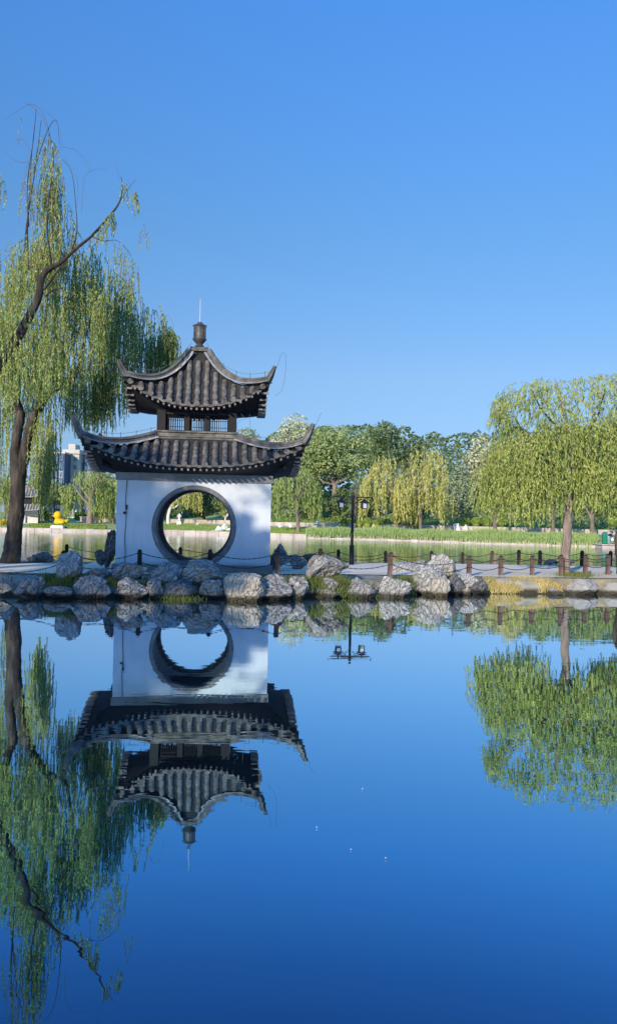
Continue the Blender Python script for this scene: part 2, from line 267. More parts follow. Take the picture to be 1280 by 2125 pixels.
sheet('far_bank',[[(x,shore(x)+q,gz(x,shore(x)+q)) for x in X0] for q in Y0],M['lawn'])
# wooded hill floor, 2 cm proud of the bank where the woods begin
sheet('wooded_hill',[[(x,shore(x)+q,gz(x,shore(x)+q)+.03) for x in range(-14,111,3)] for q in (20.5,22,26,30,35,42,50,60,75,95,150)],M['hill'])
# footpath along the top of the far lawn
sheet('far_footpath',[[(x,shore(x)+q,gz(x,shore(x)+q)+.05) for x in X0] for q in (15.2,17.2)],M['path'])
# island
NE=[(-420,25.0),(-200,25.6),(0,25.9),(150,26.0),(300,26.3),(500,26.9),(700,27.7),(800,28.7),(900,29.6),(1000,30.6),(1100,31.0),(1280,31.6),(1450,32.2),(1700,33)]
PE=[p for p,_ in NE]
def near(px): return float(np.interp(px,PE,[d for _,d in NE]))
def back(px): return float(np.interp(px,[-420,0,200,600,900,1280,1700],[37,36.6,36.8,39.0,40.8,41.2,41.5]))
def pnear(px): return float(np.interp(px,[-420,0,150,300,600,760,900,1000,1280,1700],[27.6,28.1,28.6,29.2,30.6,31.2,31.3,31.4,32.0,33]))
PX=list(range(-420,1701,20)); rows=[]
for f in range(9):
    row=[]
    for i,px in enumerate(PX):
        jj=.22*mn.noise((px*.03,1.7,0)); n0=near(px)+jj+.6*(1-smooth(900,1010,px)); p0=pnear(px); b0=back(px)+.4*mn.noise((px*.02,5.7,0))
        d,z=[(n0-.5,-.6),(n0-.02,-.05),(n0+.16,.2),(n0+.45,.42),(p0-.15,.56),(p0+.2,.6),((p0+b0)/2,.6),(b0-.35,.56),(b0+.3,-.5)][f]
        row.append((xat(px,d,z),d,z+.04*mn.noise((px*.05,f*3.,2)) if 1<f<5 else z))
    rows.append(row)
sheet('island_ground',rows,M['soil'])
rows=[]
for f in (0,.5,1):
    rows.append([(xat(px,d,.62),d,.625) for px in PX for d in [pnear(px)+.1+f*(back(px)-1.0+(-2.0 if px<200 else 0)*1-pnear(px)-.1)]])
sheet('island_path',rows,M['path'])
# ------------------------------------------------------------------ pavilion
PA=R(6.5); pc=at(406,1100,32.15); PAV=empty('moon_gate_pavilion',(pc.x,32.15,.6),PA,'white walled pavilion with round moon gate and two curled grey tiled roofs','pavilion')
pz=-.6   # local z = world z + pz
HX,HY=3.0,1.85; ZB,ZT=.93+pz,4.2+pz; GC=2.42+pz; RO,RI=1.64,1.46; WT=.34
def gate_wall(ysign):
    y0=-HY if ysign<0 else HY-WT; y1=y0+WT; mb=MB(); n=120
    def ring(r): return [(r*math.sin(2*PI*k/n),max(GC+r*math.cos(2*PI*k/n),ZB)) for k in range(n)]
    def rect():
        o=[]
        for k in range(n):
            a=2*PI*k/n; sx,sz=math.sin(a),math.cos(a); t=1e9
            if abs(sx)>1e-9: t=min(t,HX/abs(sx))
            if sz>1e-9: t=min(t,(ZT-GC)/sz)
            if sz<-1e-9: t=min(t,(GC-ZB)/-sz)
            o.append((sx*t,GC+sz*t))
        for cx,cz in ((HX,ZT),(-HX,ZT),(HX,ZB),(-HX,ZB)):   # snap corners
            i=min(range(n),key=lambda i:(o[i][0]-cx)**2+(o[i][1]-cz)**2); o[i]=(cx,cz)
        return o
    ri=ring(RI+.1); re=rect()
    for k in range(n):
        j=(k+1)%n
        a,b,c,d=ri[k],ri[j],re[j],re[k]
        if max(a[1],b[1],c[1],d[1])-ZB<1e-6: continue
        for y,fl in ((y0,0),(y1,1)):
            q=[(a[0],y,a[1]),(b[0],y,b[1]),(c[0],y,c[1]),(d[0],y,d[1])]
            mb.add(q if not fl else q[::-1],[(0,1,2,3)])
        mb.add([(a[0],y0,a[1]),(a[0],y1,a[1]),(b[0],y1,b[1]),(b[0],y0,b[1])],[(0,1,2,3)])
        mb.add([(d[0],y0,d[1]),(c[0],y0,c[1]),(c[0],y1,c[1]),(d[0],y1,d[1])],[(0,1,2,3)])
    wl=mb.build('wall',M['plaster'],PAV)
    # stone ring, proud of the wall on both faces
    mb=MB(); prof=[(RI,y0+.015),(RI+.03,y0-.045),(RO-.03,y0-.045),(RO,y0+.002),(RO,y0+.01)]
    full=[(RI,y1-.01),(RI,y0+.0)]+prof[1:]
    if ysign>0: full=[(RI,y0-.03),(RO,y0-.03),(RO,y1+.03),(RI,y1+.03),(RI,y0-.03)]
    else: full=[(RI,y1+.03),(RI,y0-.02),(RI+.025,y0-.05),(RO-.025,y0-.05),(RO,y0-.02),(RO,y1+.03),(RI,y1+.03)]
    P=[[(r*math.sin(2*PI*k/n),y,max(GC+r*math.cos(2*PI*k/n),ZB-.002)) for k in range(n+1)] for r,y in full]
    mb.grid(P); mb.build('gate_ring',M['ringstone'],PAV,False)
gate_wall(-1); gate_wall(1)
for sx in (-1,1):
    MB().box(min(sx*HX,sx*(HX-WT))+.004*sx,max(sx*HX,sx*(HX-WT))-.004 if sx>0 else -HX+WT,-HY+WT,HY-WT,ZB,ZT).build('side_wall',M['plaster'],PAV)
MB().box(-HX-.12,HX+.12,-HY-.14,HY+.14,-.05,ZB-.004).build('plinth',M['plinth'],PAV,False,.02)
mb=MB(); z0,z1=ZT+.003,ZT+.3
mb.box(-HX-.05,HX+.05,-HY-.06,-HY+.3,z0,z1).box(-HX-.05,HX+.05,HY-.3,HY+.06,z0,z1).box(-HX-.05,-HX+.3,-HY+.3,HY-.3,z0,z1).box(HX-.3,HX+.05,-HY+.3,HY-.3,z0,z1)
mb.build('architrave',M['beam'],PAV)
MB().box(-HX+WT,HX-WT,-HY+WT,HY-WT,ZT-.02,ZT-.004+.3).build('ceiling',M['darkwood'],PAV)
# corner bracket beams under the lower eaves, and a wall cable with a box
for sx in (-1,1):
    for sy in (-1,1): MB().tube([(sx*(HX-.2),sy*(HY-.2),ZT+.38),(sx*(HX+.55),sy*(HY+.6),ZT+.62)],.1,6).build('bracket',M['darkwood'],PAV)
xc=-HX+.36; mb=MB(); mb.tube([(xc+.02*math.sin(i*1.3),-HY-.025,ZT+.25-i*.29) for i in range(13)],.014,5)
cb=mb.build('wall_cable',M['wire'],PAV); MB().box(xc-.09,xc+.03,-HY-.09,-HY-.003,2.88+pz,2.97+pz).build('junction_box',M['black'],cb); MB().box(xc+.01,xc+.06,-HY-.07,-HY-.003,3.04+pz,3.24+pz).build('switch',M['black'],cb)
def make_roof(parent,name,hx0,hy0,z0,hx1,hy1,zm1,hip,tip,spacing,body,sof_z,pw=2.6,con=1.7,flare=.15,ridge=.3,mats=None,rr=.112,detail=1):
    mt=mats or M
    ht=[h[0] for h in hip]; hz=[h[1] for h in hip]
    co=np.polyfit(ht,hz,min(3,len(ht)-1)); hipz=lambda t: float(np.polyval(co,t))
    hx=lambda t: hx0+(hx1-hx0)*t
    hy=lambda t: hy0+(hy1-hy0)*t
    mid=lambda t: z0-(z0-zm1)*(1-(1-t)**con)
    def S_(k,s,t):          # side k, s in -1..1, t 0..1
        u,v=(hx(t),hy(t)) if k%2==0 else (hy(t),hx(t))
        fl=1+flare*t**3*abs(s)**7/ max(u,v)
        a=s*u*fl; b=v*(1+flare*t**3*abs(s)**7/max(u,v)); z=mid(t)+(hipz(t)-mid(t))*abs(s)**pw
        return [(a,-b,z),(b,a,z),(-a,b,z),(-b,-a,z)][k]
    mb=MB(); ns,nt_=28,14
    for k in range(4):
        P=[[S_(k,-1+2*i/ns,j/nt_) for i in range(ns+1)] for j in range(nt_+1)]; mb.grid(P)
    rf=mb.build(name,mt['pan'],parent,True)
    # barrel tiles
    for k in range(4):
        mb=MB(); tr=MB(); rafters=MB()
        U1=hx1 if k%2==0 else hy1; U0=hx0 if k%2==0 else hy0
        nt2=int(U1*.985/spacing)
        for i in range(-nt2,nt2+1):
            x=i*spacing
            tmin=0 if abs(x)<U0 else (abs(x)-U0)/(U1-U0)
            tmin=min(tmin+(.07 if abs(x)>=U0 else .10),.97); pts=[]; N=max(3,int((1-tmin)*22*detail)+2)
            for j in range(N):
                t=tmin+(1.0-tmin)*j/(N-1); u=hx(t) if k%2==0 else hy(t); pts.append((np.array(S_(k,max(-1,min(1,x/u)),t)),t))
            vs=[];fs=[];nn=7
            for j,(p,t) in enumerate(pts):
                q=pts[min(j+1,N-1)][0]-pts[max(j-1,0)][0]; q=q/(np.linalg.norm(q)+1e-9)
                side=np.array([(1,0,0),(0,1,0),(-1,0,0),(0,-1,0)][k],float); nrm=np.cross(side,q); nrm/=np.linalg.norm(nrm)+1e-9
                if nrm[2]<0: nrm=-nrm
                r=rr*(1+(.0,.10,.20,-.08)[j%4]+random.uniform(-.04,.04))
                for m_ in range(nn):
                    a=PI*m_/(nn-1); vs.append(p+side*r*math.cos(a)+nrm*(r*1.25*math.sin(a)-.01))
            for j in range(N-1):
                for m_ in range(nn-1): fs.append((j*nn+m_,j*nn+m_+1,(j+1)*nn+m_+1,(j+1)*nn+m_))
            fs.append(tuple(range((N-1)*nn,N*nn))); mb.add(vs,fs)
            # round end disc and drip tile at the eave
            out=np.array([(0,-1,0),(1,0,0),(0,1,0),(-1,0,0)][k],float); side=np.array([(1,0,0),(0,1,0),(-1,0,0),(0,-1,0)][k],float)
            p=pts[-1][0]
            ring=[p+out*.03+side*rr*1.05*math.cos(2*PI*m_/10)+np.array((0,0,1.))*(rr*.95*math.sin(2*PI*m_/10)+.02) for m_ in range(10)]
            tr.add(ring+[q-out*.06 for q in ring],[tuple(range(10))]+[(m_,m_+10,(m_+1)%10+10,(m_+1)%10) for m_ in range(10)])
            xs=(i+.5)*spacing
            if abs(xs)<U1*.97:
                p=np.array(S_(k,xs/U1,1)); hw=spacing*.46
                fan=[p+out*.025+side*hw*math.cos(PI+PI*m_/8)+np.array((0,0,1.))*(.10*math.sin(PI+PI*m_/8)-.01) for m_ in range(9)]
                tr.add(fan+[q-out*.04 for q in fan],[tuple(range(9))]+[(m_,m_+9,m_+10,m_+1) for m_ in range(8)])
        # rafter heads
        nr=int(U1*.95/(spacing*.62))
        for i in range(-nr,nr+1):
            x=i*spacing*.62; p=np.array(S_(k,x/U1,.955)); rafters.obox(p-np.array((0,0,.2)),side*.036,out*.16,(0,0,.038))
        mb.build('tile_slope',mt['tile'],rf,True); tr.build('drip_edge',mt['tile'],rf)
        if detail>=1: rafters.build('rafter_row',mt['rafter'],rf)
    # fascia + soffit
    mb=MB(); bx,by=body
    for k in range(4):
        A=[S_(k,-1+2*i/ns,.985) for i in range(ns+1)]; bu,bv=(bx,by) if k%2==0 else (by,bx)
        P=[]
        P.append([(p[0],p[1],p[2]-.02) for p in A]); P.append([(p[0],p[1],p[2]-.12) for p in A])
        B=[S_(k,-1+2*i/ns,.93) for i in range(ns+1)]; P.append([(p[0],p[1],p[2]-.17) for p in B])
        C_=[]
        for i in range(ns+1):
            s=-1+2*i/ns; a=s*bu; C_.append([(a,-bv,sof_z),(bv,a,sof_z),(-a,bv,sof_z),(-bv,-a,sof_z)][k])
        P.append([tuple((np.array(P[2][i])*.5+np.array(C_[i])*.5)-np.array((0,0,.03))) for i in range(ns+1)]); P.append(C_)
        mb.grid(P)
    mb.build('soffit',mt['darkwood'],rf,True)
    # hip ridges with curled tips
    for sx in (-1,1):
        for sy in (-1,1):
            path=[]
            for j in range(15):
                t=j/14; p=S_(0 if sy<0 else 2,sx if sy<0 else -sx,t); path.append(np.array(p))
            pe=path[-1]; dirh=np.array((sx*(hx1-hx0),sy*(hy1-hy0),0.)); dirh/=np.linalg.norm(dirh); dirh=np.array((sx*abs(tip[0][3]),sy*math.sqrt(1-tip[0][3]**2),0)) if len(tip[0])>3 else dirh
            for (e,zt,sc) in [q[:3] for q in tip]: path.append(pe+dirh*e+np.array((0,0,zt)))
            scs=[1]*15+[q[2] for q in tip]
            rb,mo=MB(),MB()
            prof=[(.13,.03),(.13,.10),(.09,.11),(.09,.20),(.125,.21),(.125,.25),(.06,.31),(-.06,.31),(-.125,.25),(-.125,.21),(-.09,.20),(-.09,.11),(-.13,.10),(-.13,.03)]
            P=[];Q=[]
            for j,p in enumerate(path):
                d=path[min(j+1,len(path)-1)]-path[max(j-1,0)]; h=np.array((d[0],d[1],0)); h/=np.linalg.norm(h)+1e-9; side=np.array((-h[1],h[0],0)); d=d/np.linalg.norm(d); n_=np.cross(side,d); n_=n_ if n_[2]>0 else -n_
                k_=ridge/.3; s_=scs[j]
                P.append([p+side*a*k_*s_+n_*b*k_*(.25+.75*s_) for a,b in prof+prof[:1]])
                if j<15: Q.append([p+side*a*k_+n_*b*k_ for a,b in ((.29,.03),(.18,.085),(.0,.09),(-.18,.085),(-.29,.03))])
            rb.grid(P); rb.add(P[-1][:-1],[tuple(range(len(prof)))]); rb.add(P[0][:-1],[tuple(range(len(prof)))])
            h=rb.build('hip_ridge',mt['ridge'],rf)
            if detail>=1: mo.grid(Q).build('mortar_band',mt['mortar'],rf)
    return rf,S_,hipz
# lower roof
lower,SL,_=make_roof(PAV,'lower_roof',1.62,1.12,5.95+pz,4.08,2.95,4.80+pz,[(0,5.92+pz),(.35,5.62+pz),(.7,5.5+pz),(1,5.66+pz)],[(.08,.10,.95,.83),(.19,.30,.8),(.28,.56,.55),(.36,.80,.3)],.385,(HX+.04,HY+.05),ZT+.3)
mb=MB(); zr=5.9+pz
for d,a,b in ((.0,0,.12),(.05,.12,.17),(-.02,.17,.30),(.06,.30,.36)):
    for sy in (-1,1): mb.box(-1.62-d,1.62+d,min(sy*(1.12+d),sy*.9),max(sy*(1.12+d),sy*.9),zr+a,zr+b)
    for sx in (-1,1): mb.box(min(sx*(1.62+d),sx*1.35),max(sx*(1.62+d),sx*1.35),-.9,.9,zr+a,zr+b)
mb.build('top_ridge',M['ridge'],lower)
# upper storey with lattice windows
US=empty('upper_storey',(0,0,0)); US.parent=PAV
bx,by=1.42,.95; zb,zt=6.2+pz,7.15+pz; zw0,zw1=6.30+pz,6.93+pz
for sy in (-1,1):
    for sx in (-1,1): MB().box(sx*bx-.17,sx*bx+.17,sy*by-.14,sy*by+.14,zb,zt).build('corner_post',M['darkwood'],US)
mb=MB()
for sy in (-1,1):
    mb.box(-bx+.17,bx-.17,sy*by-.07,sy*by+.07,zb,zw0-(0 if sy<0 else .15)).box(-bx+.17,bx-.17,sy*by-.07,sy*by+.07,zw1+(.0 if sy<0 else .14),zt+.2)
    for x in (-.4,.4): mb.box(x-.1,x+.1,sy*by-.06,sy*by+.06,zw0-(0 if sy<0 else .15),zw1+(0 if sy<0 else .14))
for sx in (-1,1): mb.box(sx*bx-.05,sx*bx+.05,-by+.14,by-.14,zb,zt)
mb.build('wall_frame',M['darkwood'],US)
for sy in (-1,1):
    a0,a1=zw0-(0 if sy<0 else .15),zw1+(0 if sy<0 else .14)
    for x0,x1 in ((-bx+.17,-.5),(-.3,.3),(.5,bx-.17)):
        mb=MB(); y=sy*by
        n=8
        for i in range(n+1):
            x=x0+.016+(x1-x0-.032)*i/n; mb.box(x-.012,x+.012,y-.015,y+.015,a0,a1)
        for z in ((a0+.14),(a1-.14)): mb.box(x0,x1,y-.012,y+.012,z-.012,z+.012)
        mb.build('lattice_window',M['darkwood'],US)
upper,SU,_=make_roof(PAV,'upper_roof',.30,.26,9.62+pz,2.74,1.70,7.27+pz,[(0,9.58+pz),(.2,8.86+pz),(.45,8.37+pz),(.75,8.16+pz),(1,8.22+pz)],[(.07,.10,.95,.86),(.15,.26,.8),(.22,.46,.55),(.28,.64,.3)],.36,(bx+.1,by+.1),zt-.12,2.4,1.9,.12,.27)
MB().box(-.42,.42,-.36,.36,9.66+pz,9.76+pz).box(-.36,.36,-.3,.3,9.76+pz,9.85+pz).build('cap_slab',M['ridge'],upper,False,.015)
FN=MB().lathe([(.14,9.85),(.22,9.90),(.16,9.96),(.13,10.0),(.17,10.06),(.27,10.17),(.28,10.2),(.26,10.22),(.255,10.72),(.27,10.74),(.25,10.8),(.13,10.86),(.12,10.9),(.03,10.95)],(0,0,pz),20).build('finial',M['finial'],PAV,False)
MB().tube([(0,0,10.9+pz),(0,0,11.95+pz)],[.02,.012],6).build('lightning_rod',M['rod'],FN)
mb=MB()
for z in (10.22,10.78): mb.tube([(.3*math.cos(2*PI*k/20),.3*math.sin(2*PI*k/20),z+pz) for k in range(21)],.010,4)
for k in range(4): mb.tube([(.3*math.cos(k*PI/2+.8),.3*math.sin(k*PI/2+.8),10.22+pz),(.3*math.cos(k*PI/2+.8),.3*math.sin(k*PI/2+.8),10.78+pz)],.009,4)
mb.build('finial_cage',M['wire'],FN)
# lightning wires on stand-offs along the hips, with the loose loops at the eave ends
for nm,SF,hh,ext in (('lightning_wire',SU,.45,((.12,.12),(.30,.40),(.42,.72),(.52,.98),(.66,.9),(.70,.4),(.64,-.2),(.5,-.6),(.25,-.75))),('lightning_wire',SL,.45,((.12,.12),(.3,.36),(.46,.72),(.6,1.02)))):
    for sx in (-1,1):
        mb=MB(); pts=[]
        for j in range(15):
            t=j/14; p=np.array(SF(0,sx,t)); pts.append(p+np.array((0,0,hh)))
            if j%3==1: mb.tube([p+np.array((0,0,.25)),p+np.array((0,0,hh+.05))],.014,4)
        if sx>0 or SF is SL:
            for e,z in ext: pts.append(np.array(SF(0,sx,1))+np.array((sx*e*.86,-e*.5,z+.22)))
        mb.tube(pts,.007,4,False); mb.build(nm,M['wire'],PAV)
mb=MB(); mb.tube([(1.75,-1.3,7.0+pz),(1.95,-1.35,6.78+pz),(1.75,-1.35,6.75+pz),(1.6,-1.3,6.6+pz),(1.58,-1.25,6.15+pz)],.006,4,False).tube([(2.1,-1.3,7.0+pz),(2.12,-1.3,6.6+pz),(2.25,-1.3,6.15+pz)],.006,4,False)
mb.build('loose_wire',M['wire'],PAV)
# ------------------------------------------------------------------ rocks
import bmesh
def rock_mesh(seed,sub=4,box=.35,facets=18,nz=.16,str_dir=(0,0,1),str_amp=.03):
    rnd=random.Random(seed); bm=bmesh.new(); bmesh.ops.create_icosphere(bm,subdivisions=sub,radius=1); off=Vector((rnd.uniform(-50,50),rnd.uniform(-50,50),rnd.uniform(-50,50)))
    planes=[]
    for i in range(facets):
        n=Vector((rnd.gauss(0,1),rnd.gauss(0,1),rnd.gauss(0,.8))).normalized(); planes.append((n,rnd.uniform(.44,.84)))
    sd=Vector(str_dir).normalized()
    for v in bm.verts:
        p=v.co.copy(); m=max(abs(p.x),abs(p.y),abs(p.z)); p=p*(1-box)+(p/m)*box*.85
        for n,d in planes:
            e=p.dot(n)-d
            if e>0: p-=n*e*.97
        q=p*1.3+off
        f=nz*(mn.noise(q)*1.0+mn.noise(q*2.3)*.55+mn.noise(q*5)*.3+mn.noise(q*11)*.13)
        s=p.dot(sd)*6+mn.noise(q*1.7)*4.2; f+=str_amp*(abs(math.sin(s))**.5-.6)
        f-=.10*max(0,1-abs(mn.noise(q*1.9+Vector((7,3,1))))/.10)+.05*max(0,1-abs(mn.noise(q*4.3+Vector((1,9,4))))/.16)
        v.co=p+v.normal*f
    me=bpy.data.meshes.new('rock'); bm.to_mesh(me); bm.free(); me.polygons.foreach_set('use_smooth',[True]*len(me.polygons)); me.set_sharp_from_angle(angle=R(24)); return me
RG='limestone rocks edging the island'
def rock(x0,x1,y0,y1,d,mat,label,deep=.7,sink=.15,sub=4,seed=None,name='rock',group=RG,box=.35,sd=(0.1,.1,1),amp=.045,nz=.13,facets=18,rz=0):
    seed=seed if seed is not None else int(x0*7+y0*3)
    me=rock_mesh(seed,sub,box,facets,nz,sd,amp)
    co=np.empty(len(me.vertices)*3,np.float32); me.vertices.foreach_get('co',co); co=co.reshape(-1,3)
    lo,hi=co.min(0),co.max(0); co=(co-(lo+hi)/2)/(hi-lo)
    a=at(x0,(y0+y1)/2,d); b_=at(x1,(y0+y1)/2,d); t=at((x0+x1)/2,y0,d); bt=at((x0+x1)/2,y1,d)
    W=(b_-a).length; Hh=t.z-bt.z; Hf=Hh*(1+sink); D=W*deep
    co*=np.array([W,D,Hf]); me.vertices.foreach_set('co',co.reshape(-1)); me.update()
    o=link(name,me,M[mat]); o.location=((t.x+bt.x)/2,d+D*.12,t.z-Hf/2); o.rotation_euler=(0,0,rz); return tag(o,label,'rock',group)
ROCKS=[ # x0,x1,y0,y1,depth,material,label,kw
(-14,31,1194,1228,26.0,'rock_a','grey rock cut by the left edge at the waterline',{}),
(33,91,1194,1234,26.0,'rock_b','blocky squarish rock at the waterline below the big willow trunk',dict(box=.6)),
(90,152,1215,1237,25.9,'rock_a','low pale rock at the waterline below the egg shaped boulder',{}),
(115,170,1142,1208,26.8,'rock_b','tall egg shaped boulder standing upright left of the pavilion',dict(facets=4,nz=.09,deep=.7,amp=.02)),
(149,221,1193,1238,26.1,'rock_b','broad dark grey rock at the waterline right of the egg boulder',dict(box=.55)),
(213,232,1214,1238,25.9,'rock_c','small upright stone wedged between two shore rocks left of pavilion',{}),
(168,242,1178,1201,27.4,'rock_a','flat bluish slab right of the egg boulder',dict(sink=.4)),
(26,50,1221,1236,25.7,'rock_c','tiny stone at the waterline between two leftmost rocks',{}),
(51,116,1145,1171,35.4,'rock_a','jagged rock on the far island edge beside the willow trunk',{}),
(214,246,1098,1170,31.6,'rock_d','tall dark rock standing against the left pavilion wall',dict(deep=1.2)),
(198,219,1140,1170,31.2,'rock_d','small dark rock at the foot of the tall dark rock',{}),
(232,309,1167,1205,27.2,'rock_c','angular rock with pale top below the left chain post',dict(sink=.3)),
(232,307,1195,1239,26.3,'rock_a','rounded pale rock at the waterline below left pavilion corner',{}),
(305,381,1167,1211,27.3,'rock_c','dark cracked rock under the left foot of the moon gate',dict(sink=.3)),
(376,464,1161,1206,27.3,'rock_a','layered rock right before the moon gate opening',dict(amp=.06,sink=.3)),
(304,340,1200,1234,26.5,'rock_b','small shore rock under the cracked rock, left of dry grass',{}),
(336,412,1203,1236,26.7,'rock_d','dark shaded rock behind dry grass below the moon gate',{}),
(412,466,1203,1234,26.6,'rock_c','medium grey rock at the waterline left of the warm boulder',{}),
(461,551,1188,1248,26.5,'rock_w','big rounded warm coloured boulder with vertical streaks at the waterline',dict(sub=5,facets=5,nz=.1,sd=(1,.2,.2),amp=.025,deep=.8)),
(521,607,1192,1246,27.0,'rock_a','large layered rock right of the warm boulder',dict(sub=5,amp=.07)),
(598,642,1197,1243,27.4,'rock_c','blue grey rock with folded layers below the brown post',dict(sd=(1,0,1),amp=.05)),
(560,604,1126,1177,32.4,'rock_c','large blue shaded rock against the right pavilion wall',dict(deep=1)),
(597,642,1150,1180,33.6,'rock_c','low blue shaded rock right of the pavilion',{}),
(628,672,1148,1170,31.6,'rock_d','dark rock peeping out behind the big tilted boulder',{}),
(634,724,1152,1205,28.6,'rock_c','big top heavy grey boulder left of the lamp post',dict(sub=5,sd=(1,0,.6),amp=.04,box=.5)),
(666,712,1199,1236,28.0,'rock_b','half buried rock beneath the top heavy boulder',{}),
(711,786,1198,1242,28.2,'rock_b','weathered rock at the waterline below the lamp post',{}),
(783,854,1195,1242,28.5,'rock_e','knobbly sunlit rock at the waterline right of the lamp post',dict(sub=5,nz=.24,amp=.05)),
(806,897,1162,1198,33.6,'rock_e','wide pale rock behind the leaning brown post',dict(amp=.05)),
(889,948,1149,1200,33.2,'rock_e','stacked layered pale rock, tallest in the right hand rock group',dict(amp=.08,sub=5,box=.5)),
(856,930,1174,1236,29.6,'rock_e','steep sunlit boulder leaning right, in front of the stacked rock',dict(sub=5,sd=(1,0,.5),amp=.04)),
(893,934,1196,1240,29.3,'rock_w','pale wedge rock at the waterline below the leaning boulder',dict(facets=12)),
(923,964,1190,1236,30.0,'rock_d','blue black shaded rock right of the leaning boulder',dict(facets=14)),
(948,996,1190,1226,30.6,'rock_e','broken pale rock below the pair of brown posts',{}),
(970,1015,1198,1234,30.5,'rock_d','dark rock ending the rock row at the dry grass',{}),
(958,976,1219,1235,29.9,'rock_w','tiny pale stone at the waterline beside the blue black rock',{}),
(1126,1162,1160,1179,40.3,'rock_a','small pale rock on the far island edge left of the right willow',dict(nz=.25)),
(1177,1192,1160,1174,40.4,'rock_a','small pale rock on the far island edge right of the right willow',{}),
]
for x0,x1,y0,y1,d,mt,lb,kw in ROCKS: rock(x0,x1,y0,y1,d,mt,lb,**kw)
def slab(x0,x1,y0,y1,d,label,dep=.9):
    return rock(x0,x1,y0,y1,d,'slab',label,deep=dep,sink=.5,box=.9,facets=12,nz=.10,amp=.015)
slab(1166,1246,1201,1230,31.25,'long flat grey slab on the right shore below the willow trunk',.5)
slab(1138,1168,1220,1231,30.9,'small flat grey stone in dry grass on the right shore',.8)
slab(1244,1310,1208,1233,31.5,'flat grey slab reaching the right edge of the shore',.6)
# ------------------------------------------------------------------ posts and chains
POSTS={}
def post(key,px,top,d,dark,label,lean=0,w=.075,zb=.45):
    zt_=at(px,top,d).z; x=xat(px,d,zt_)
    zb=.5; h=zt_-zb
    o=empty('chain_post',(x,d,zb),random.uniform(-.2,.2),label,'post','chain posts along the island path')
    mb=MB(); mb.obox((lean*h/2,0,h/2-.05),(w,0,0),(0,w,0),(lean*h/2,0,h/2-.001)); mb.build('shaft',M['post_dark' if dark else 'post'],o,False,.012)
    mb=MB(); mb.lathe([(w*.8,-.06),(w*1.0,-.02),(w*.9,.0),(w*.5,.03)],(lean*h,0,h-.03),4); mb.build('cap',M['post_dark'],o)
    for z in (.10,.44): MB().tube([(lean*h+w*1.4*math.cos(2*PI*k/10),w*1.4*math.sin(2*PI*k/10),h-z-.04) for k in range(11)],.012,4).build('chain_ring',M['chain'],o)
    POSTS[key]=(Vector((x+lean*h,d,zt_)),label)
P_=[('L0',-60,1148,28.0,1,'dark chain post just outside the left picture edge'),
('A',133,1142,28.3,1,'dark post top showing behind the egg shaped boulder'),
('B',291,1140,28.3,1,'dark chain post in front of the wall left of the moon gate'),
('C',436,1140,28.7,1,'dark chain post before the right foot of the moon gate'),
('D',577,1142,28.9,0,'reddish brown chain post beside the right pavilion wall'),
('E',664,1138,29.8,1,'dark post top showing behind the top heavy boulder'),
('G',808,1146,30.4,0,'brown weathered chain post leaning right beside the wide pale rock'),
('H',973,1153,31.6,0,'red brown chain post, paler one of the close pair by stacked rock'),
('I',1039,1153,32.3,0,'brown front post right of the rock group, above the dry grass'),
('J',1104,1153,32.8,0,'brown front post midway between rock group and right willow'),
('K',1164,1151,33.0,0,'brown front post overlapping the right willow trunk'),
('L',1214,1151,33.6,0,'grooved brown front post first to the right of the right willow'),
('N',1261,1150,34.2,0,'brown front post nearest the right picture edge'),
('O',1330,1150,34.8,0,'brown post just outside the right picture edge'),
('a',140,1129,36.3,1,'dark back row post left of the pavilion, seen over the boulder'),
('b',375,1135,37.6,1,'dark back row post seen through the moon gate'),
('c',702,1140,38.6,1,'dark back row post left of the lamp post'),
('d',800,1143,39.2,1,'dark back row post just behind the leaning brown post'),
('e',895,1143,39.6,1,'dark back row post rising behind the stacked rock'),
('f',960,1146,39.8,1,'dark back row post, darker one of the close pair by stacked rock'),
('g',1020,1143,40.0,0,'thin back row post against the water left of front posts'),
('h',1076,1141,40.1,0,'brown back row post against the water, between two front posts'),
('i',1120,1142,40.2,0,'brown back row post left of the small pale rock'),
('j',1207,1142,40.2,1,'dark back row post right of the right willow trunk'),
('k',1266,1143,40.3,1,'dark back row post close to the right picture edge'),
('m',1340,1143,40.4,1,'dark back row post outside the right picture edge')]
for k,px,t,d,dk,lb in P_: post(k,px,t,d,dk,lb,.06 if k=='G' else random.uniform(-.015,.02),.085 if k in 'DGHIJKLN' else .075)
SHORT={'L0':'left picture edge','A':'egg boulder','B':'post left of gate','C':'post at gate foot','D':'reddish post','E':'top heavy boulder','G':'leaning post','H':'red brown pair post','I':'first front post','J':'second front post','K':'willow front post','L':'grooved post','N':'edge front post','O':'right picture edge','a':'left back post','b':'moon gate back post','c':'back post by lamp','d':'post behind leaning one','e':'stacked rock','f':'dark pair post','g':'thin back post','h':'third back post','i':'fourth back post','j':'back post past willow','k':'last back post','m':'right picture edge'}
def chain(a,b,dzt,level,sag=.2):
    A=POSTS[a][0]-Vector((0,0,dzt)); B=POSTS[b][0]-Vector((0,0,dzt)); n=26; L=(B-A).length; sg=min(sag*L/2.2,.34)
    pts=[];rad=[]
    for i in range(n+1):
        t=i/n; p=A.lerp(B,t); p.z-=sg*4*t*(1-t); pts.append(p); rad.append(.021 if i%2 else .012)
    rowp='front' if a[0].isupper() else 'back'
    o=MB().tube(pts,rad,5).build('chain',M['chain'],None,True)
    tag(o,f'{level} iron chain of {rowp} row from {SHORT[a]} to {SHORT[b]}','chain','iron chains slung between the posts')
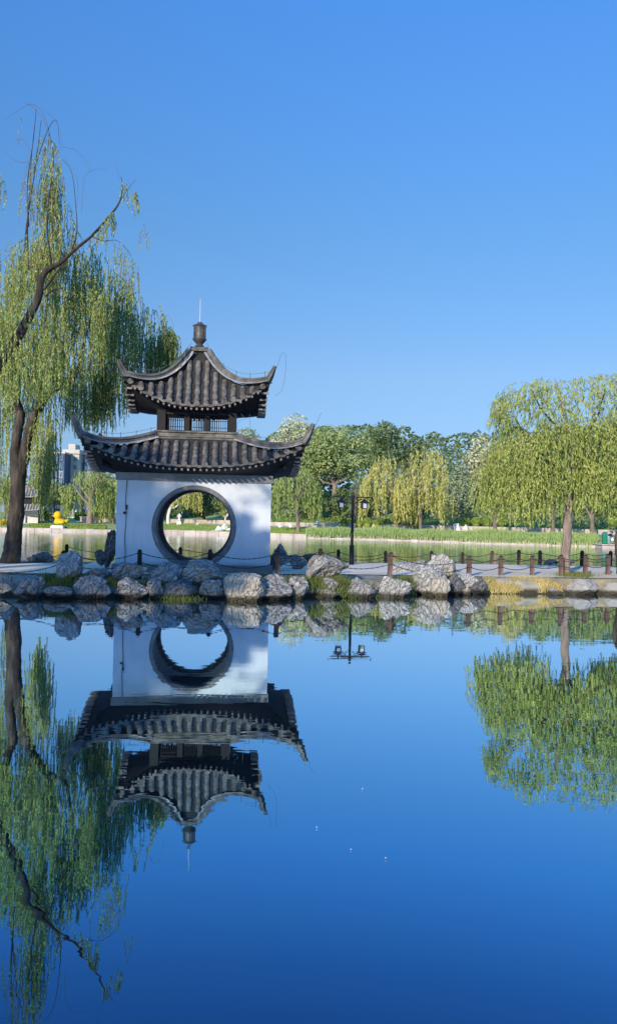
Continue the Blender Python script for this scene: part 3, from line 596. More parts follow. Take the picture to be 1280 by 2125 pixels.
for r_ in (('L0','A','B','C','D','E','G','H','I','J','K','L','N','O'),('a','b'),('b','c','d','e','f','g','h','i','j','k','m')):
    for a,b_ in zip(r_,r_[1:]):
        chain(a,b_,.12,'upper'); chain(a,b_,.46,'lower')
# ------------------------------------------------------------------ lamp post
lp=at(729,1180,37.4); zt_=at(729,1020,37.4).z
LP=empty('lamp_post',(lp.x,37.4,.55),.1,'black lamp post with two hanging square lanterns on a cross arm','lamp post')
h=zt_-.55; MB().lathe([(.17,0),(.17,.08),(.12,.12),(.115,.95),(.12,1.0),(.07,1.06),(.062,h-.3),(.085,h-.25),(.06,h-.1),(.05,h)],(0,0,-.02),10).build('pole',M['black'],LP,True)
mb=MB(); mb.obox((0,0,h-.27),(.92,0,0),(0,.035,0),(0,0,.03)).obox((.0,0,h-.36),(.45,0,0),(0,.03,0),(0,0,.02))
for s in (-1,1): mb.tube([(s*.08,0,h-.62),(s*.25,0,h-.45),(s*.45,0,h-.36)],.025,5).tube([(s*.92,0,h-.27),(s*1.02,0,h-.22),(s*1.05,0,h-.15)],.02,5)
mb.build('cross_arm',M['black'],LP)
for s in (-1,1):
    e=MB().box(s*.57-.13,s*.57+.13,-.13,.13,h-.84,h-.80).lathe([(.26,-.54),(.24,-.50),(.10,-.42),(.04,-.36),(.02,-.27)],(s*.57,0,h),4)
    for a in (-1,1):
        for b in (-1,1): e.box(s*.57+a*.12-.022,s*.57+a*.12+.022,b*.12-.022,b*.12+.022,h-.80,h-.54)
    lo=e.build('lantern',M['black'],LP); MB().box(s*.57-.10,s*.57+.10,-.10,.10,h-.795,h-.545).build('glass',M['frosted'],lo)
# ------------------------------------------------------------------ trees
def limb_pts(spec):      # [(px,py,d,r_px)]
    pts=[];rad=[]
    for px,py,d,rp in spec: pts.append(np.array(at(px,py,d))); rad.append(rp*d/F)
    P=[];Rr=[]
    for i in range(len(pts)-1):            # catmull-rom for organic bends
        p0,p1,p2,p3=pts[max(i-1,0)],pts[i],pts[i+1],pts[min(i+2,len(pts)-1)]
        for k in range(6):
            t=k/6; q=.5*((2*p1)+(-p0+p2)*t+(2*p0-5*p1+4*p2-p3)*t*t+(-p0+3*p1-3*p2+p3)*t**3); P.append(q); Rr.append(rad[i]+(rad[i+1]-rad[i])*t)
    P.append(pts[-1]); Rr.append(rad[-1]); return P,Rr
def strands(regions,step,lw,tw=None,twr=.006,wind=.15,gap=0,dens=1,gthr=-.10):
    """regions: (xs,tops,bots,n,d,dspread,(Lmin,Lmax) metres, leafiness)"""
    C=[];D=[];N=[];Ls=[]
    for reg in regions:
        xs,tops,bots,n,d,ds,(l0,l1),lf=reg
        for _ in range(int(n*dens)):
            px=random.uniform(xs[0],xs[-1]); tp=np.interp(px,xs,tops); bt=np.interp(px,xs,bots); m_=F/d
            xc=(xs[0]+xs[-1])/2; hw=(xs[-1]-xs[0])/2; q=abs((px-xc)/hw); dd=d+ds*random.uniform(-1,1)*math.sqrt(max(.1,1-q*q*.8))
            L=random.uniform(l0,l1); Lp=L*m_
            py=tp+(max(bt-tp-Lp*.75,4))*random.random()**.9
            L=min(L,(bt-py+random.uniform(-.25,.2)*Lp*.6)/m_)
            if L<.25: L=random.uniform(.2,.4)
            p=np.array(at(px,py,dd))
            if gap and mn.noise((p[0]*gap,p[1]*gap,p[2]*gap*.7))<gthr: continue
            k=max(3,int(L/step)); ox,oy=random.uniform(-wind,wind),random.uniform(-wind,wind); ph=random.uniform(0,6)
            # twig springs outward then hangs
            T=np.linspace(0,1,k); arc=np.minimum(T*L,.35); X=p[0]+ox*(1-np.exp(-T*L*3))*1.6+.05*np.sin(T*L*1.6+ph)*T; Yy=p[1]+oy*(1-np.exp(-T*L*3))*1.6; Z=p[2]-T*L+.12*np.sin(np.minimum(T*L/.5,1)*PI)
            pts=np.stack([X,Yy,Z],1)
            if tw is not None: tw.tube(list(pts[::max(1,k//6)])+[pts[-1]],twr,3,False)
            keep=rng.random(k)<lf; pts=pts[keep]; k=len(pts)
            if not k: continue
            a=rng.uniform(0,2*PI,k); out=np.stack([np.cos(a),np.sin(a),np.zeros(k)],1)
            dr=out*rng.uniform(.15,.75,(k,1))+np.array([0,0,-1.]); C.append(pts+unit(dr)*lw[0]*.4); D.append(dr); nn=unit(rng.normal(size=(k,3)))+np.array((-.3,-.85,.35)); N.append(nn); Ls.append(rng.uniform(.7,1.25,k))
    return np.concatenate(C),np.concatenate(D),np.concatenate(N),np.concatenate(Ls)
def willow(label,base,trunk,limbs,regions,mat,bark,step,lw,twr=.007,group=None,name='willow_tree',limbmat=None,wind=.15,gap=.75,dens=1,gthr=-.10):
    b=at(*base); T=empty(name,(0,0,0),0,label,'tree',group); T.location=(b.x,b.y,b.z)
    off=np.array(T.location)
    def loc(P): return [p-off for p in P]
    mb=MB()
    for spec in trunk:
        P,Rr=limb_pts(spec); mb.tube(loc(P),Rr,14,True,.10)
    mb.build('trunk',bark,T,True)
    if limbs:
        mb=MB()
        for spec in limbs: P,Rr=limb_pts(spec); mb.tube(loc(P),Rr,6,True,.08)
        mb.build('limb',limbmat or bark,T,True)
    tw=MB() if twr else None
    C,D,N,Ls=strands(regions,step,lw,tw,twr,wind,gap,dens,gthr)
    if tw is not None and tw.v:
        tw.v=[tuple(np.array(v)-off) for v in tw.v]; tw.build('twigs',M['twig'],T)
    leaves('crown',C-off,D,N,Ls*lw[0],Ls*lw[1],mat,T)
    return T
# near-left willow A (two stems) -------------------------------------------------
A_tr=[[(22,1176,33.6,24),(25,1150,33.6,18),(30,1110,33.6,16.5),(36,1050,33.6,15),(38,985,33.6,15),(32,940,33.6,10.5),(38,890,33.6,9.5),(44,862,33.6,9),(36,835,33.6,7.5),(30,795,33.6,6.5),(28,740,33.4,5),(36,660,33.2,3.8),(50,560,33,2.6),(56,470,33,1.7),(74,350,33,.9),(86,250,33,.45)],
 [(40,1000,33.6,13),(50,950,33.6,11.5),(60,905,33.4,11),(68,872,33.2,10.5),(88,835,33,8.5),(110,812,32.8,6),(135,800,32.5,5),(155,784,32.3,4.4),(163,765,32.2,3),(172,720,32.2,2),(190,660,32,1.2)]]
A_li=[[(110,812,32.8,4),(128,760,32.6,2.5),(150,700,32.4,1.6),(165,650,32,1)],[(34,660,33.2,3),(50,610,33,2),(60,540,33,1.3)],[(60,470,33,1.8),(58,380,33,1.2),(70,290,33,.7),(76,225,33,.45)],[(72,350,33,1.2),(100,270,33,.7),(118,250,33,.5),(124,300,33,.35)]]
D1,D2=35.0,28.6
regsA=[([10,45,95,150,215],[760,700,690,690,740],[1000,960,930,900,880],210,D1,1.2,(1.2,3.2),.95),
 ([-60,-20,20,42],[640,620,640,700],[1060,1100,1110,1080],250,D1,1.2,(1.5,3.5),1),
 ([72,88,104,118],[850,840,840,830],[1035,1070,1060,1000],100,33.0,.5,(1.2,2.6),1),
 ([140,190,235,262],[760,740,730,730],[905,900,890,850],130,D1+.2,1.0,(1.2,2.6),.95),
 ([205,250,300,345,362],[640,600,610,640,690],[860,850,830,790,760],430,D1+.4,1.2,(1.0,2.4),1),
 ([255,300,335],[700,700,700],[880,850,800],50,D1+.2,.8,(1.5,2.8),.95),
 ([340,372],[690,690],[760,760],14,D1,.4,(.8,1.4),1),
 ([20,45],[1000,1000],[1110,1110],40,D1-.8,.5,(.6,1.6),1)]
willow('large weeping willow with forked dark trunk left of the pavilion',(25,1172,33.6),A_tr,A_li,regsA,M['willow'],M['bark'],.046,(.15,.036),.007,dens=1.4)
# nearer willow B, trunk rising outside the left edge ------------------------------
B_tr=[[(-70,1180,29.4,24),(-62,1100,29.4,19),(-52,1000,29.3,16),(-42,880,29.2,14),(-22,790,29,11.5),(5,748,28.8,10.5),(34,706,28.7,9.5),(62,655,28.6,8.5),(82,612,28.6,7.8),(86,580,28.6,6.5),(100,560,28.6,6),(128,544,28.6,4.2),(156,518,28.6,3.2),(190,490,28.6,2.6),(222,455,28.6,2.2),(246,424,28.6,1.8),(254,395,28.6,1.0),(252,366,28.6,.5)]]
B_li=[[(92,600,28.6,4),(108,580,28.6,2.5),(122,560,28.6,1.6),(140,540,28.6,1)],[(108,555,28.6,2.2),(104,520,28.6,2),(98,470,28.6,1.6),(104,400,28.6,1.2),(112,330,28.6,.8),(100,262,28.6,.5)],[(95,615,28.6,2.4),(115,600,28.6,1.6),(142,602,28.6,1),(160,616,28.6,.6)],[(190,490,28.6,1.2),(215,500,28.6,.7),(245,500,28.6,.5),(272,530,28.6,.35)],[(150,520,28.6,1.6),(160,480,28.6,1.2),(158,430,28.6,.8),(150,360,28.6,.5),(130,330,28.6,.35)],[(246,424,28.6,.8),(262,398,28.6,.5),(282,372,28.6,.3)],[(60,560,28.8,1.4),(58,480,28.8,1.2),(62,400,28.8,.9),(66,330,28.8,.6),(72,262,28.8,.4)]]
regsB=[([-40,0,40,75,130,180,215],[560,520,500,470,500,520,520],[800,820,830,840,830,820,780],760,31.0,2.0,(1.0,2.6),1),
 ([-40,20,90,150],[520,500,480,500],[830,850,840,830],420,32.5,1.0,(1.0,2.8),1),
 ([-40,30,110,150],[560,560,560,600],[830,840,830,800],130,27.6,.8,(.8,2.2),1),
 ([150,190,215,228],[520,500,510,540],[770,800,790,740],260,30.6,1.6,(.9,2.2),1),
 ([225,255,285],[540,570,600],[800,800,780],170,33.4,1.0,(.9,2.0),1),
 ([48,62,78],[235,250,280],[560,560,560],70,D2,.5,(.5,1.6),.3),
 ([88,105,126],[275,270,320],[560,570,570],150,D2+.5,.5,(.6,1.8),.8),
 ([60,110,165],[400,380,440],[600,600,580],230,D2+1.2,.9,(.5,1.5),.6),
 ([150,200,240],[500,470,430],[530,520,470],70,D2,.3,(.2,.6),.8),
 ([240,250,262],[368,366,375],[425,425,425],70,D2,.2,(.3,.8),1),
 ([232,246],[425,425],[490,490],8,D2,.1,(.4,.9),.8),([268,284],[395,398],[440,440],12,D2,.1,(.3,.7),1),([270,282],[440,440],[485,485],10,D2,.1,(.3,.6),1),([296,303],[445,450],[518,518],10,D2,.1,(.5,1.0),.5),
 ([218,250,285],[495,495,540],[640,650,640],60,D2,.5,(.5,1.4),.55),
 ([300,345,362],[620,660,690],[700,720,730],30,D2+1,.4,(.4,1.0),.7),
 ([-30,0,12],[345,350,380],[460,460,450],45,D2,.5,(.5,1.2),1),([15,45],[430,450],[520,540],22,D2,.4,(.4,1.2),.6)]
willow('tall thin topped willow reaching in from the left edge on a dark bent limb',(-70,1176,29.4),B_tr,B_li,regsB,M['willow'],M['bark'],.046,(.145,.034),.006,dens=1.22)
# loose bare curls at the very top
def sub_twigs(tree_label,curls):
    t=[o for o in bpy.data.objects if o.get('label','').startswith(tree_label)][0]; off=np.array(t.location); mb=MB()
    for spec in curls:
        P,Rr=limb_pts(spec); mb.tube([p-off for p in P],Rr,4,False)
    mb.build('bare_twig',M['twig'],t)
sub_twigs('tall thin',[[(100,262,D2,.5),(88,232,D2,.45),(66,216,D2,.4),(38,230,D2,.3),(8,250,D2,.22)],[(104,300,D2,.5),(92,250,D2,.45),(72,225,D2,.4),(50,212,D2,.25)],[(112,330,D2,.5),(128,300,D2,.45),(122,262,D2,.4),(104,238,D2,.35),(86,222,D2,.25)],[(70,330,D2,.45),(48,338,D2,.35),(24,328,D2,.3),(10,306,D2,.25)],[(66,320,D2,.4),(50,290,D2,.35),(30,292,D2,.25)],[(130,305,D2,.4),(158,312,D2,.3),(178,336,D2,.25),(192,362,D2,.2)],[(170,440,D2,.4),(176,372,D2,.35),(196,352,D2,.3),(222,352,D2,.25)],[(160,430,D2,.5),(162,380,D2,.4),(150,350,D2,.3),(134,328,D2,.25)],[(250,370,D2,.4),(241,345,D2,.25),(238,322,D2,.2)],[(256,420,D2,.5),(270,390,D2,.35),(264,372,D2,.25)],[(330,680,D2+1,.5),(345,655,D2+1,.35),(358,668,D2+1,.3),(362,700,D2+1,.25)],[(215,505,D2,.4),(240,498,D2,.35),(268,522,D2,.3),(284,560,D2,.25)]])
# right willow on the island -------------------------------------------------------
D3=33.6
C_tr=[[(1169,1200,D3,12.5),(1172,1178,D3,9.6),(1172,1150,D3,8.9),(1176,1120,D3,9.2),(1176,1095,D3,8.2),(1180,1060,D3,8.5),(1176,1010,D3,7.5),(1184,960,D3,6.5),(1180,905,D3,4.5),(1170,860,D3,3),(1160,815,D3,1.6),(1150,785,D3,.8)]]
C_li=[[(1178,1050,D3,5),(1200,1005,D3,4),(1228,985,D3,3),(1262,975,D3,2.4),(1300,940,D3,1.6),(1330,890,D3,1)],[(1178,1030,D3,4.5),(1160,985,D3,3.5),(1130,950,D3,2.5),(1095,915,D3,1.8),(1070,870,D3,1)],[(1184,960,D3,4),(1215,905,D3,3),(1240,860,D3,2),(1255,805,D3,1)],[(1180,905,D3,3),(1150,880,D3,2),(1120,845,D3,1.4),(1100,800,D3,.8)],[(1176,1010,D3,3),(1215,950,D3-.8,2.2),(1250,915,D3-1.4,1.5)],[(1178,1000,D3,3),(1145,960,D3-1.,2.2),(1110,950,D3-1.6,1.4)]]
regsC=[([1032,1055,1085,1130,1180,1230,1280,1330],[830,795,790,778,785,775,772,790],[895,910,930,950,950,950,950,960],700,D3,2.3,(.25,.8),.95),
 ([1022,1055,1100,1150,1200,1260,1320,1370],[915,885,870,870,870,870,870,880],[1000,1010,1030,1030,1020,1020,1040,1060],740,D3,2.6,(.5,1.3),.95),
 ([1004,1040,1085,1130,1155],[965,950,950,950,960],[1055,1080,1090,1085,1060],330,D3,2.2,(.6,1.4),.95),
 ([1195,1230,1280,1340,1380],[960,950,950,950,960],[1050,1060,1075,1090,1080],380,D3,2.3,(.6,1.4),.95),
 ([1030,1040,1050],[812,806,800],[900,890,880],18,D3,.5,(.4,1.0),.8),
 ([1155,1195],[1000,1000],[1075,1080],40,D3-1.0,.5,(.4,.9),.95)]
willow('bushy yellow green willow with pale brown trunk on the right of the island',(1172,1192,D3),C_tr,C_li,regsC,M['willow_r'],M['bark_pale'],.052,(.15,.047),.006,limbmat=M['bark'],wind=.45,gap=.85,dens=2.3,gthr=-.10)
# ---- far trees ------------------------------------------------------------------
FG='trees on the far bank'
def on_bank(px,d):
    x=xat(px,d,1.5); return x,d,gz(x,d)
def pyz(px,d,z): return horizon(px)-(z-H)*F/d
def far_willow(px,top,bot,hw,d,mat,label,n=260,lean=0,fork=False,bark=None,tpx=None,rp=4.5):
    x,_,z=on_bank(tpx or px,d); yb=pyz(tpx or px,d,z); tp=tpx or px; h=yb-top
    tr=[[(tp,yb+3,d,rp),(tp+lean*.3,yb-h*.2,d,rp*.8),(tp+lean*.7+(px-tp)*.4,yb-h*.45,d,rp*.65),(px+lean,yb-h*.7,d,rp*.4),(px+lean,top+12,d,rp*.15)]]
    li=[]
    for k in range(6):
        s=random.choice((-1,1)); u=random.uniform(.3,.9); f0=random.uniform(.3,.5); dd=d+random.uniform(-2.5,2.5)
        li.append([(tp+(px-tp)*.4+lean*.6,yb-h*f0,d,rp*.5),(px+s*hw*u*.4,yb-h*(f0+.2),(d+dd)/2,rp*.35),(px+s*hw*u*.8,yb-h*(f0+.38),dd,rp*.2)])
    if fork: li.append([(tp,yb-h*.18,d,rp*.7),(tp-hw*.25,yb-h*.35,d,rp*.5),(tp-hw*.5,yb-h*.6,d,rp*.3)])
    xs=[px-hw,px-hw*.8,px-hw*.45,px,px+hw*.45,px+hw*.8,px+hw]; hh=bot-top
    tops=[top+hh*(a+random.uniform(-.03,.03)) for a in (.5,.26,.09,0,.07,.24,.5)]; bots=[bot-hh*a for a in (.12,.05,.12,.2,.12,.04,.14)]
    dsp=hw*d/F*.9
    regs=[(xs,tops,bots,n,d,dsp,(1.2,3.6),.9),(xs,[t+hh*.02 for t in tops],[t+hh*.3 for t in tops],n//3,d,dsp,(.6,1.6),.9),([px-hw*1.02,px-hw*.6],[top+hh*.42,top+hh*.25],[bot,bot-hh*.05],n//9,d,dsp*.5,(2,4),.9),([px+hw*.6,px+hw*1.02],[top+hh*.22,top+hh*.42],[bot,bot],n//9,d,dsp*.5,(2,4),.9)]
    return willow(label,(tp,yb,d),tr,li,regs,mat,bark or M['bark_far'],.22,(.5,.15),0,FG,gap=.28)
far_willow(612,958,1078,56,104,M['willow_g'],'fresh green weeping willow just right of the white pavilion wall',300,tpx=618)
far_willow(806,938,1088,60,107,M['willow_y'],'lower yellow weeping willow, left one of the pair behind the reeds',440,tpx=822,rp=4)
far_willow(880,916,1090,60,104.5,M['willow_y'],'tall yellow weeping willow, right one of the pair behind the reeds',560,tpx=872,rp=4)
far_willow(1054,905,1090,47,100,M['willow_y'],'olive yellow willow with leaning trunk left of the island willow',360,lean=8,tpx=1026,rp=5)
far_willow(1140,930,1085,60,99,M['willow_g'],'green far willow with thin trunk directly behind the island willow',260,tpx=1147,rp=4)
far_willow(1232,915,1078,66,98,M['willow_g'],'green far willow with forked trunk right of the island willow trunk',300,tpx=1228,fork=True,rp=5)
far_willow(182,968,1078,52,116,M['willow_g'],'wide green weeping willow with twisted pale trunk behind the duck',300,lean=6,tpx=186,rp=7,bark=M['bark_pale'])
far_willow(236,975,1082,32,118,M['willow_r'],'bright lime willow touching the left pavilion wall',220,rp=3)
far_willow(80,1015,1078,24,117,M['willow_g'],'small willow right of the distant temple roof',150,rp=3)
far_willow(375,985,1060,46,120,M['willow_y'],'golden willow with white trunk framed in the moon gate',220,tpx=350,rp=4,bark=M['whitestone'])
far_willow(15,985,1062,42,121,M['willow_g'],'green willow at the left edge beyond the water',200,rp=4)
def broad(px,top,bot,hw,d,mat,label,n=2600,leaf=.6,trunk=True,bark=None,lum=11,name='broadleaf_tree',flat=1.,tpx=None,cat='tree',group=FG,ls=.42,gzv=None):
    c=at(px,(top+bot)/2,d); Rx=hw*d/F; Rz=(bot-top)*d/F/2; Ry=Rx*.8
    tx=xat(tpx or px,d,2.); z0=gz(tx,d) if gzv is None else gzv; T=empty(name,(tx,d,z0),0,label,cat,group); off=np.array((tx,d,z0)); rnd=random.Random(int(px*13+top))
    cc=np.array(c); L=[]
    for i in range(lum):
        for _ in range(30):
            u=np.array((rnd.uniform(-1,1),rnd.uniform(-1,1),rnd.uniform(-1,1)))
            if np.linalg.norm(u)<1: break
        r=rnd.uniform(ls*.75,ls*1.25); u=u*(1-r)/max(np.linalg.norm(u),.75) ; L.append((cc+u*np.array((Rx,Ry,Rz)),np.array((Rx,Ry,Rz*flat))*r))
    L.append((cc+np.array((0,0,Rz*.55)),np.array((Rx*.5,Ry*.5,Rz*.45)))); L.append((cc+np.array((Rx*.3,0,-.05*Rz)),np.array((Rx*.55,Ry*.6,Rz*.5)))); L.append((cc+np.array((-Rx*.35,0,.0)),np.array((Rx*.5,Ry*.6,Rz*.5))))
    w_=np.array([l[1].prod()**.67 for l in L]); w_/=w_.sum(); C=[];D=[];N=[]
    for (c_,r_),ww in zip(L,w_):
        k=max(10,int(n*1.5*ww)); u=unit(rng.normal(size=(k,3))); rad=1-np.abs(rng.normal(0,.16,(k,1))); C.append(c_+u*r_*rad); N.append(u+rng.normal(0,.55,(k,3))); D.append(rng.normal(size=(k,3))+np.array((0,0,-.5)))
    C=np.concatenate(C);D=np.concatenate(D);N=np.concatenate(N); D=D-unit(N)*(D*unit(N)).sum(1,keepdims=True)
    lf=leaf*rng.uniform(.6,1.3,len(C)); leaves('crown',C-off,D,N,lf,lf*.62,mat,T)
    if trunk:
        mb=MB(); r0=max(.16,Rx*.06); top_=cc-off; fk=np.array((top_[0]*.4,0,max(top_[2]-Rz*.9,.8)))
        mb.tube([(0,0,-.3),(0,0,.3),tuple(fk*.6),tuple(fk)],[r0*1.3,r0,r0*.85,r0*.75],8)
        for (c_,r_) in L[:7]: mb.tube([tuple(fk-np.array((0,0,.2))),tuple((fk+(c_-off))/2+np.array((0,0,-.2*Rz))),tuple(c_-off)],[r0*.42,r0*.26,r0*.08],6)
        mb.build('trunk',bark or M['bark_far'],T,True)
    return T
def conifer(px,top,bot,hw,d,mat,label,n=1500,leaf=.55):
    tx=xat(px,d,2.); z0=gz(tx,d); a=at(px,top,d); b=at(px,bot,d); Hh=a.z-b.z; Rr=hw*d/F; T=empty('conifer',(tx,d,z0),0,label,'tree',FG); off=np.array((tx,d,z0))
    t=rng.random(n)**.75; ang=rng.uniform(0,2*PI,n); tier=1-.18*((t*9)%1); rad=Rr*t**.85*tier*np.sqrt(rng.uniform(.35,1,n))*(1+.2*np.sin(ang*3+t*11))
    C=np.stack([b.x+(a.x-b.x)*(1-t)+rad*np.cos(ang),d+rad*np.sin(ang),a.z-t*Hh+rng.normal(0,.12,n)],1)
    D=np.stack([np.cos(ang),np.sin(ang),rng.uniform(-.3,.6,n)],1); N=np.stack([np.cos(ang)*.4,np.sin(ang)*.4,np.ones(n)],1)+rng.normal(0,.4,(n,3))
    lf=leaf*rng.uniform(.6,1.3,n)*(.45+.55*t); leaves('crown',C-off,D,N,lf,lf*.4,mat,T)
    MB().tube([(0,0,-.3),(a.x-off[0],0,a.z-z0-.4)],[.22,.04],7).build('trunk',M['bark_far'],T,True)
broad(612,856,985,64,150,M['blossom'],'cream flowering tree rising just behind the right roof tip',2600,.55)
broad(696,880,1010,98,128,M['broad'],'spreading green tree with pale forked trunk left of the lamp post',5200,.5,lum=16,flat=.7,bark=M['bark_pale'],tpx=692)
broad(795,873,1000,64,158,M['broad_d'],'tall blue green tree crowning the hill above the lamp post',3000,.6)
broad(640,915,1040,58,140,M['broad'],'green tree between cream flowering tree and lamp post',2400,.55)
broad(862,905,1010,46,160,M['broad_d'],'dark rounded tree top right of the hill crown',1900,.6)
broad(998,896,1020,48,142,M['blossom'],'cream flowering tree left of the island willow',2200,.55)
broad(1066,902,1020,54,138,M['blossom'],'cream flowering tree half hidden behind the island willow top left',2200,.55)
broad(1130,892,1060,66,134,M['broad'],'green hill tree directly behind the island willow crown',2600,.55)
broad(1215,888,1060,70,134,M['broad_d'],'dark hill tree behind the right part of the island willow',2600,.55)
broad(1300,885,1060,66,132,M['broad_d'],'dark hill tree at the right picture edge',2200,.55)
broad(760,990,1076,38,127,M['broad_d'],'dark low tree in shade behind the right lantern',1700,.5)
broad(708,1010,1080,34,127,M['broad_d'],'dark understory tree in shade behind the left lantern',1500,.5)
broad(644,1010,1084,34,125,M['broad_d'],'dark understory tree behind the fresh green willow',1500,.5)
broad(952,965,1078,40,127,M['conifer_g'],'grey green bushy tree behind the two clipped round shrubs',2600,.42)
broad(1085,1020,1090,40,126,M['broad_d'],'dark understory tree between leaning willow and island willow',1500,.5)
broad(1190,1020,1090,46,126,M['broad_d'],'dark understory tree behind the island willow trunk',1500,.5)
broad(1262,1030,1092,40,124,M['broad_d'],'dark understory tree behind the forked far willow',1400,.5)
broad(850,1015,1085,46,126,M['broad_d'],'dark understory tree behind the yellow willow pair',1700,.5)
broad(508,886,990,46,160,M['broad'],'green tree top between the two right roof tips',1800,.55)
broad(560,930,1060,50,150,M['broad'],'green tree behind the right pavilion wall corner',1800,.55)
broad(425,1000,1082,52,126,M['broad_d'],'dark tree framed in the middle of the moon gate',2200,.5)
broad(468,1010,1076,34,123,M['broad'],'olive tree with thin pale trunk framed right in the moon gate',1500,.45,bark=M['whitestone'])
broad(340,990,1082,50,132,M['broad_d'],'dark tree framed left in the moon gate',1800,.5)
broad(120,1000,1062,46,134,M['broad'],'rounded green tree below the glass building',1800,.5)
broad(48,985,1055,50,140,M['broad'],'green tree behind the distant temple roof',1800,.5)
broad(228,960,1060,50,140,M['broad'],'green tree behind the lime willow by the wall',1600,.5)
conifer(806,902,1020,30,140,M['conifer'],'dark pointed conifer above the left yellow willow')
conifer(918,905,1070,32,137,M['conifer'],'dark pointed conifer right of the tall yellow willow',1900)
conifer(946,902,1075,34,133,M['conifer'],'dark pointed conifer, right one of the two by the cream tree',1900)
conifer(738,985,1074,24,122,M['conifer_g'],'pale green small conifer between the two lanterns',1400,.4)
conifer(114,1038,1078,20,119,M['conifer'],'small dark pine behind the duck',900,.4)
broad(1278,1050,1108,22,88,M['willow_r'],'yellow shrub at the right edge above the dock',700,.35,False,name='shrub',cat='shrub',group='shrubs on the far bank',gzv=.8)
# clipped round shrubs
def round_shrub(px,py,r,d,label):
    c=at(px,py,d); rr=r*d/F; z0=gz(c.x,d); T=empty('round_shrub',(c.x,d,z0),0,label,'shrub','clipped round shrubs on the far bank'); off=np.array((c.x,d,z0)); n=700
    u=unit(rng.normal(size=(n,3))); u[:,2]=np.abs(u[:,2])*1.15-.45; C=np.array(c)+u*rr*(1-np.abs(rng.normal(0,.07,(n,1)))); N=u+rng.normal(0,.4,(n,3)); D=rng.normal(size=(n,3))
    leaves('foliage',C-off,D,N,.3,.2,M['hedge'],T)
    mb=MB(); mb.lathe([(rr*.25,-.1),(rr*.75,.2),(rr*.86,rr*.8),(rr*.6,rr*1.3),(rr*.1,rr*1.55)],(0,0,0),10); mb.build('core',M['hedge'],T,True)
for px,py,r,lb in ((965,1080,9.5,'round clipped shrub with a dark cleft, left of the big pair'),(987,1081,10,'round clipped shrub, right of the big pair'),(1012,1079,13,'wide clipped shrub left of the leaning willow trunk'),(1040,1079,10,'clipped shrub right of the leaning willow trunk'),(714,1082,7.5,'small round shrub left of the lamp pole'),(745,1083,7,'small round shrub right beside the lamp pole'),(762,1081,9,'larger round shrub below the right lantern'),(783,1084,7,'round shrub left of the lower yellow willow trunk'),(803,1083,8,'round shrub nearest the lower yellow willow trunk')):
    round_shrub(px,py,r,116.2 if px<850 else 114.5,lb)
# undergrowth on the hill (nobody could count it)
C=[];
while len(C)<16000:
    x=random.uniform(-16,70); q=random.uniform(27,64); y=shore(x)+q
    if mn.noise((x*.16,y*.12,3))>-.12: C.append((x,y,gz(x,y)+abs(random.gauss(0,.5))+max(0,mn.noise((x*.3,y*.3,9)))*1.3))
C=np.array(C); n=len(C); lf=rng.uniform(.25,.6,n)
o=leaves('undergrowth',C,rng.normal(size=(n,3)),rng.normal(0,.6,(n,3))+np.array((0,-.5,1)),lf,lf*.6,M['broad']); tag(o,'low green undergrowth covering the wooded hill','undergrowth',kind='stuff')
# far-off wood closing the hill crest, one mass
n=19000; px_=rng.uniform(325,1330,n); tp_=np.interp(px_,[325,480,520,560,612,660,700,760,840,870,950,1000,1100,1330],[992,985,945,900,884,888,886,884,890,900,903,896,890,884])
C=[]
for a,b in zip(px_,tp_):
    k=random.random()**1.1; bump=mn.noise((a*.035,k*3,1)); py=b+(1075-b)*k-bump*14*(1-k); dd=172-k*34-bump*6; C.append(np.array(at(a,py,dd)))
C=np.array(C); lf=rng.uniform(.6,1.2,n); o=leaves('far_woods',C,rng.normal(size=(n,3)),unit(rng.normal(size=(n,3)))+np.array((-.2,-.6,.4)),lf,lf*.65,M['broad_d']); tag(o,'mass of dark green wood covering the hill crest','woods',kind='stuff')
C=[]
while len(C)<5000:
    x=random.uniform(-6,48); q=random.uniform(19.2,29); y=shore(x)+q
    if mn.noise((x*.22,y*.2,13))>-.2: C.append((x,y,gz(x,y)+random.uniform(0,.22)))
C=np.array(C); n=len(C); lf=rng.uniform(.2,.4,n); o=leaves('ground_cover',C,rng.normal(size=(n,3)),rng.normal(0,.6,(n,3))+np.array((-.2,-.6,1)),lf,lf*.6,M['hedge']); tag(o,'sunlit green ground cover at the foot of the wooded hill','ground cover',kind='stuff')
# ------------------------------------------------------------------ reeds, grasses
def blades(name,pts,hs,ws,mat,label,lean=.25):
    P=np.array(pts); n=len(P); h=np.array(hs); dr=np.stack([rng.normal(.05,lean,n),rng.normal(0,lean,n),np.ones(n)],1); dr=unit(dr); C=P+dr*h[:,None]*.5
    o=leaves(name,C,dr,np.stack([rng.normal(0,.6,n),-np.ones(n),rng.normal(0,.2,n)],1),h,ws,mat); return tag(o,label,'reeds' if 'reed' in name else 'grass',kind='stuff')
pts=[];hs=[]
while len(pts)<15000:
    px=random.uniform(634,1236); q=random.triangular(-1.6,5.2,0); d0=97; x=xat(px,d0,.5); d=shore(x)+q; x=xat(px,d,.5); e=.8+.35*mn.noise((x*.25,d*.25,4))
    if px<650 and random.random()>(px-630)/20: continue
    pts.append((x,d,max(-.05,gz(x,d)-.1))); hs.append(random.uniform(1.0,1.65)*e*(.75 if q<-.9 else 1))
blades('reed_bed',pts,hs,.10,M['reed'],'dense green reed bed along the far waterline',.2)
pts=[];hs=[]
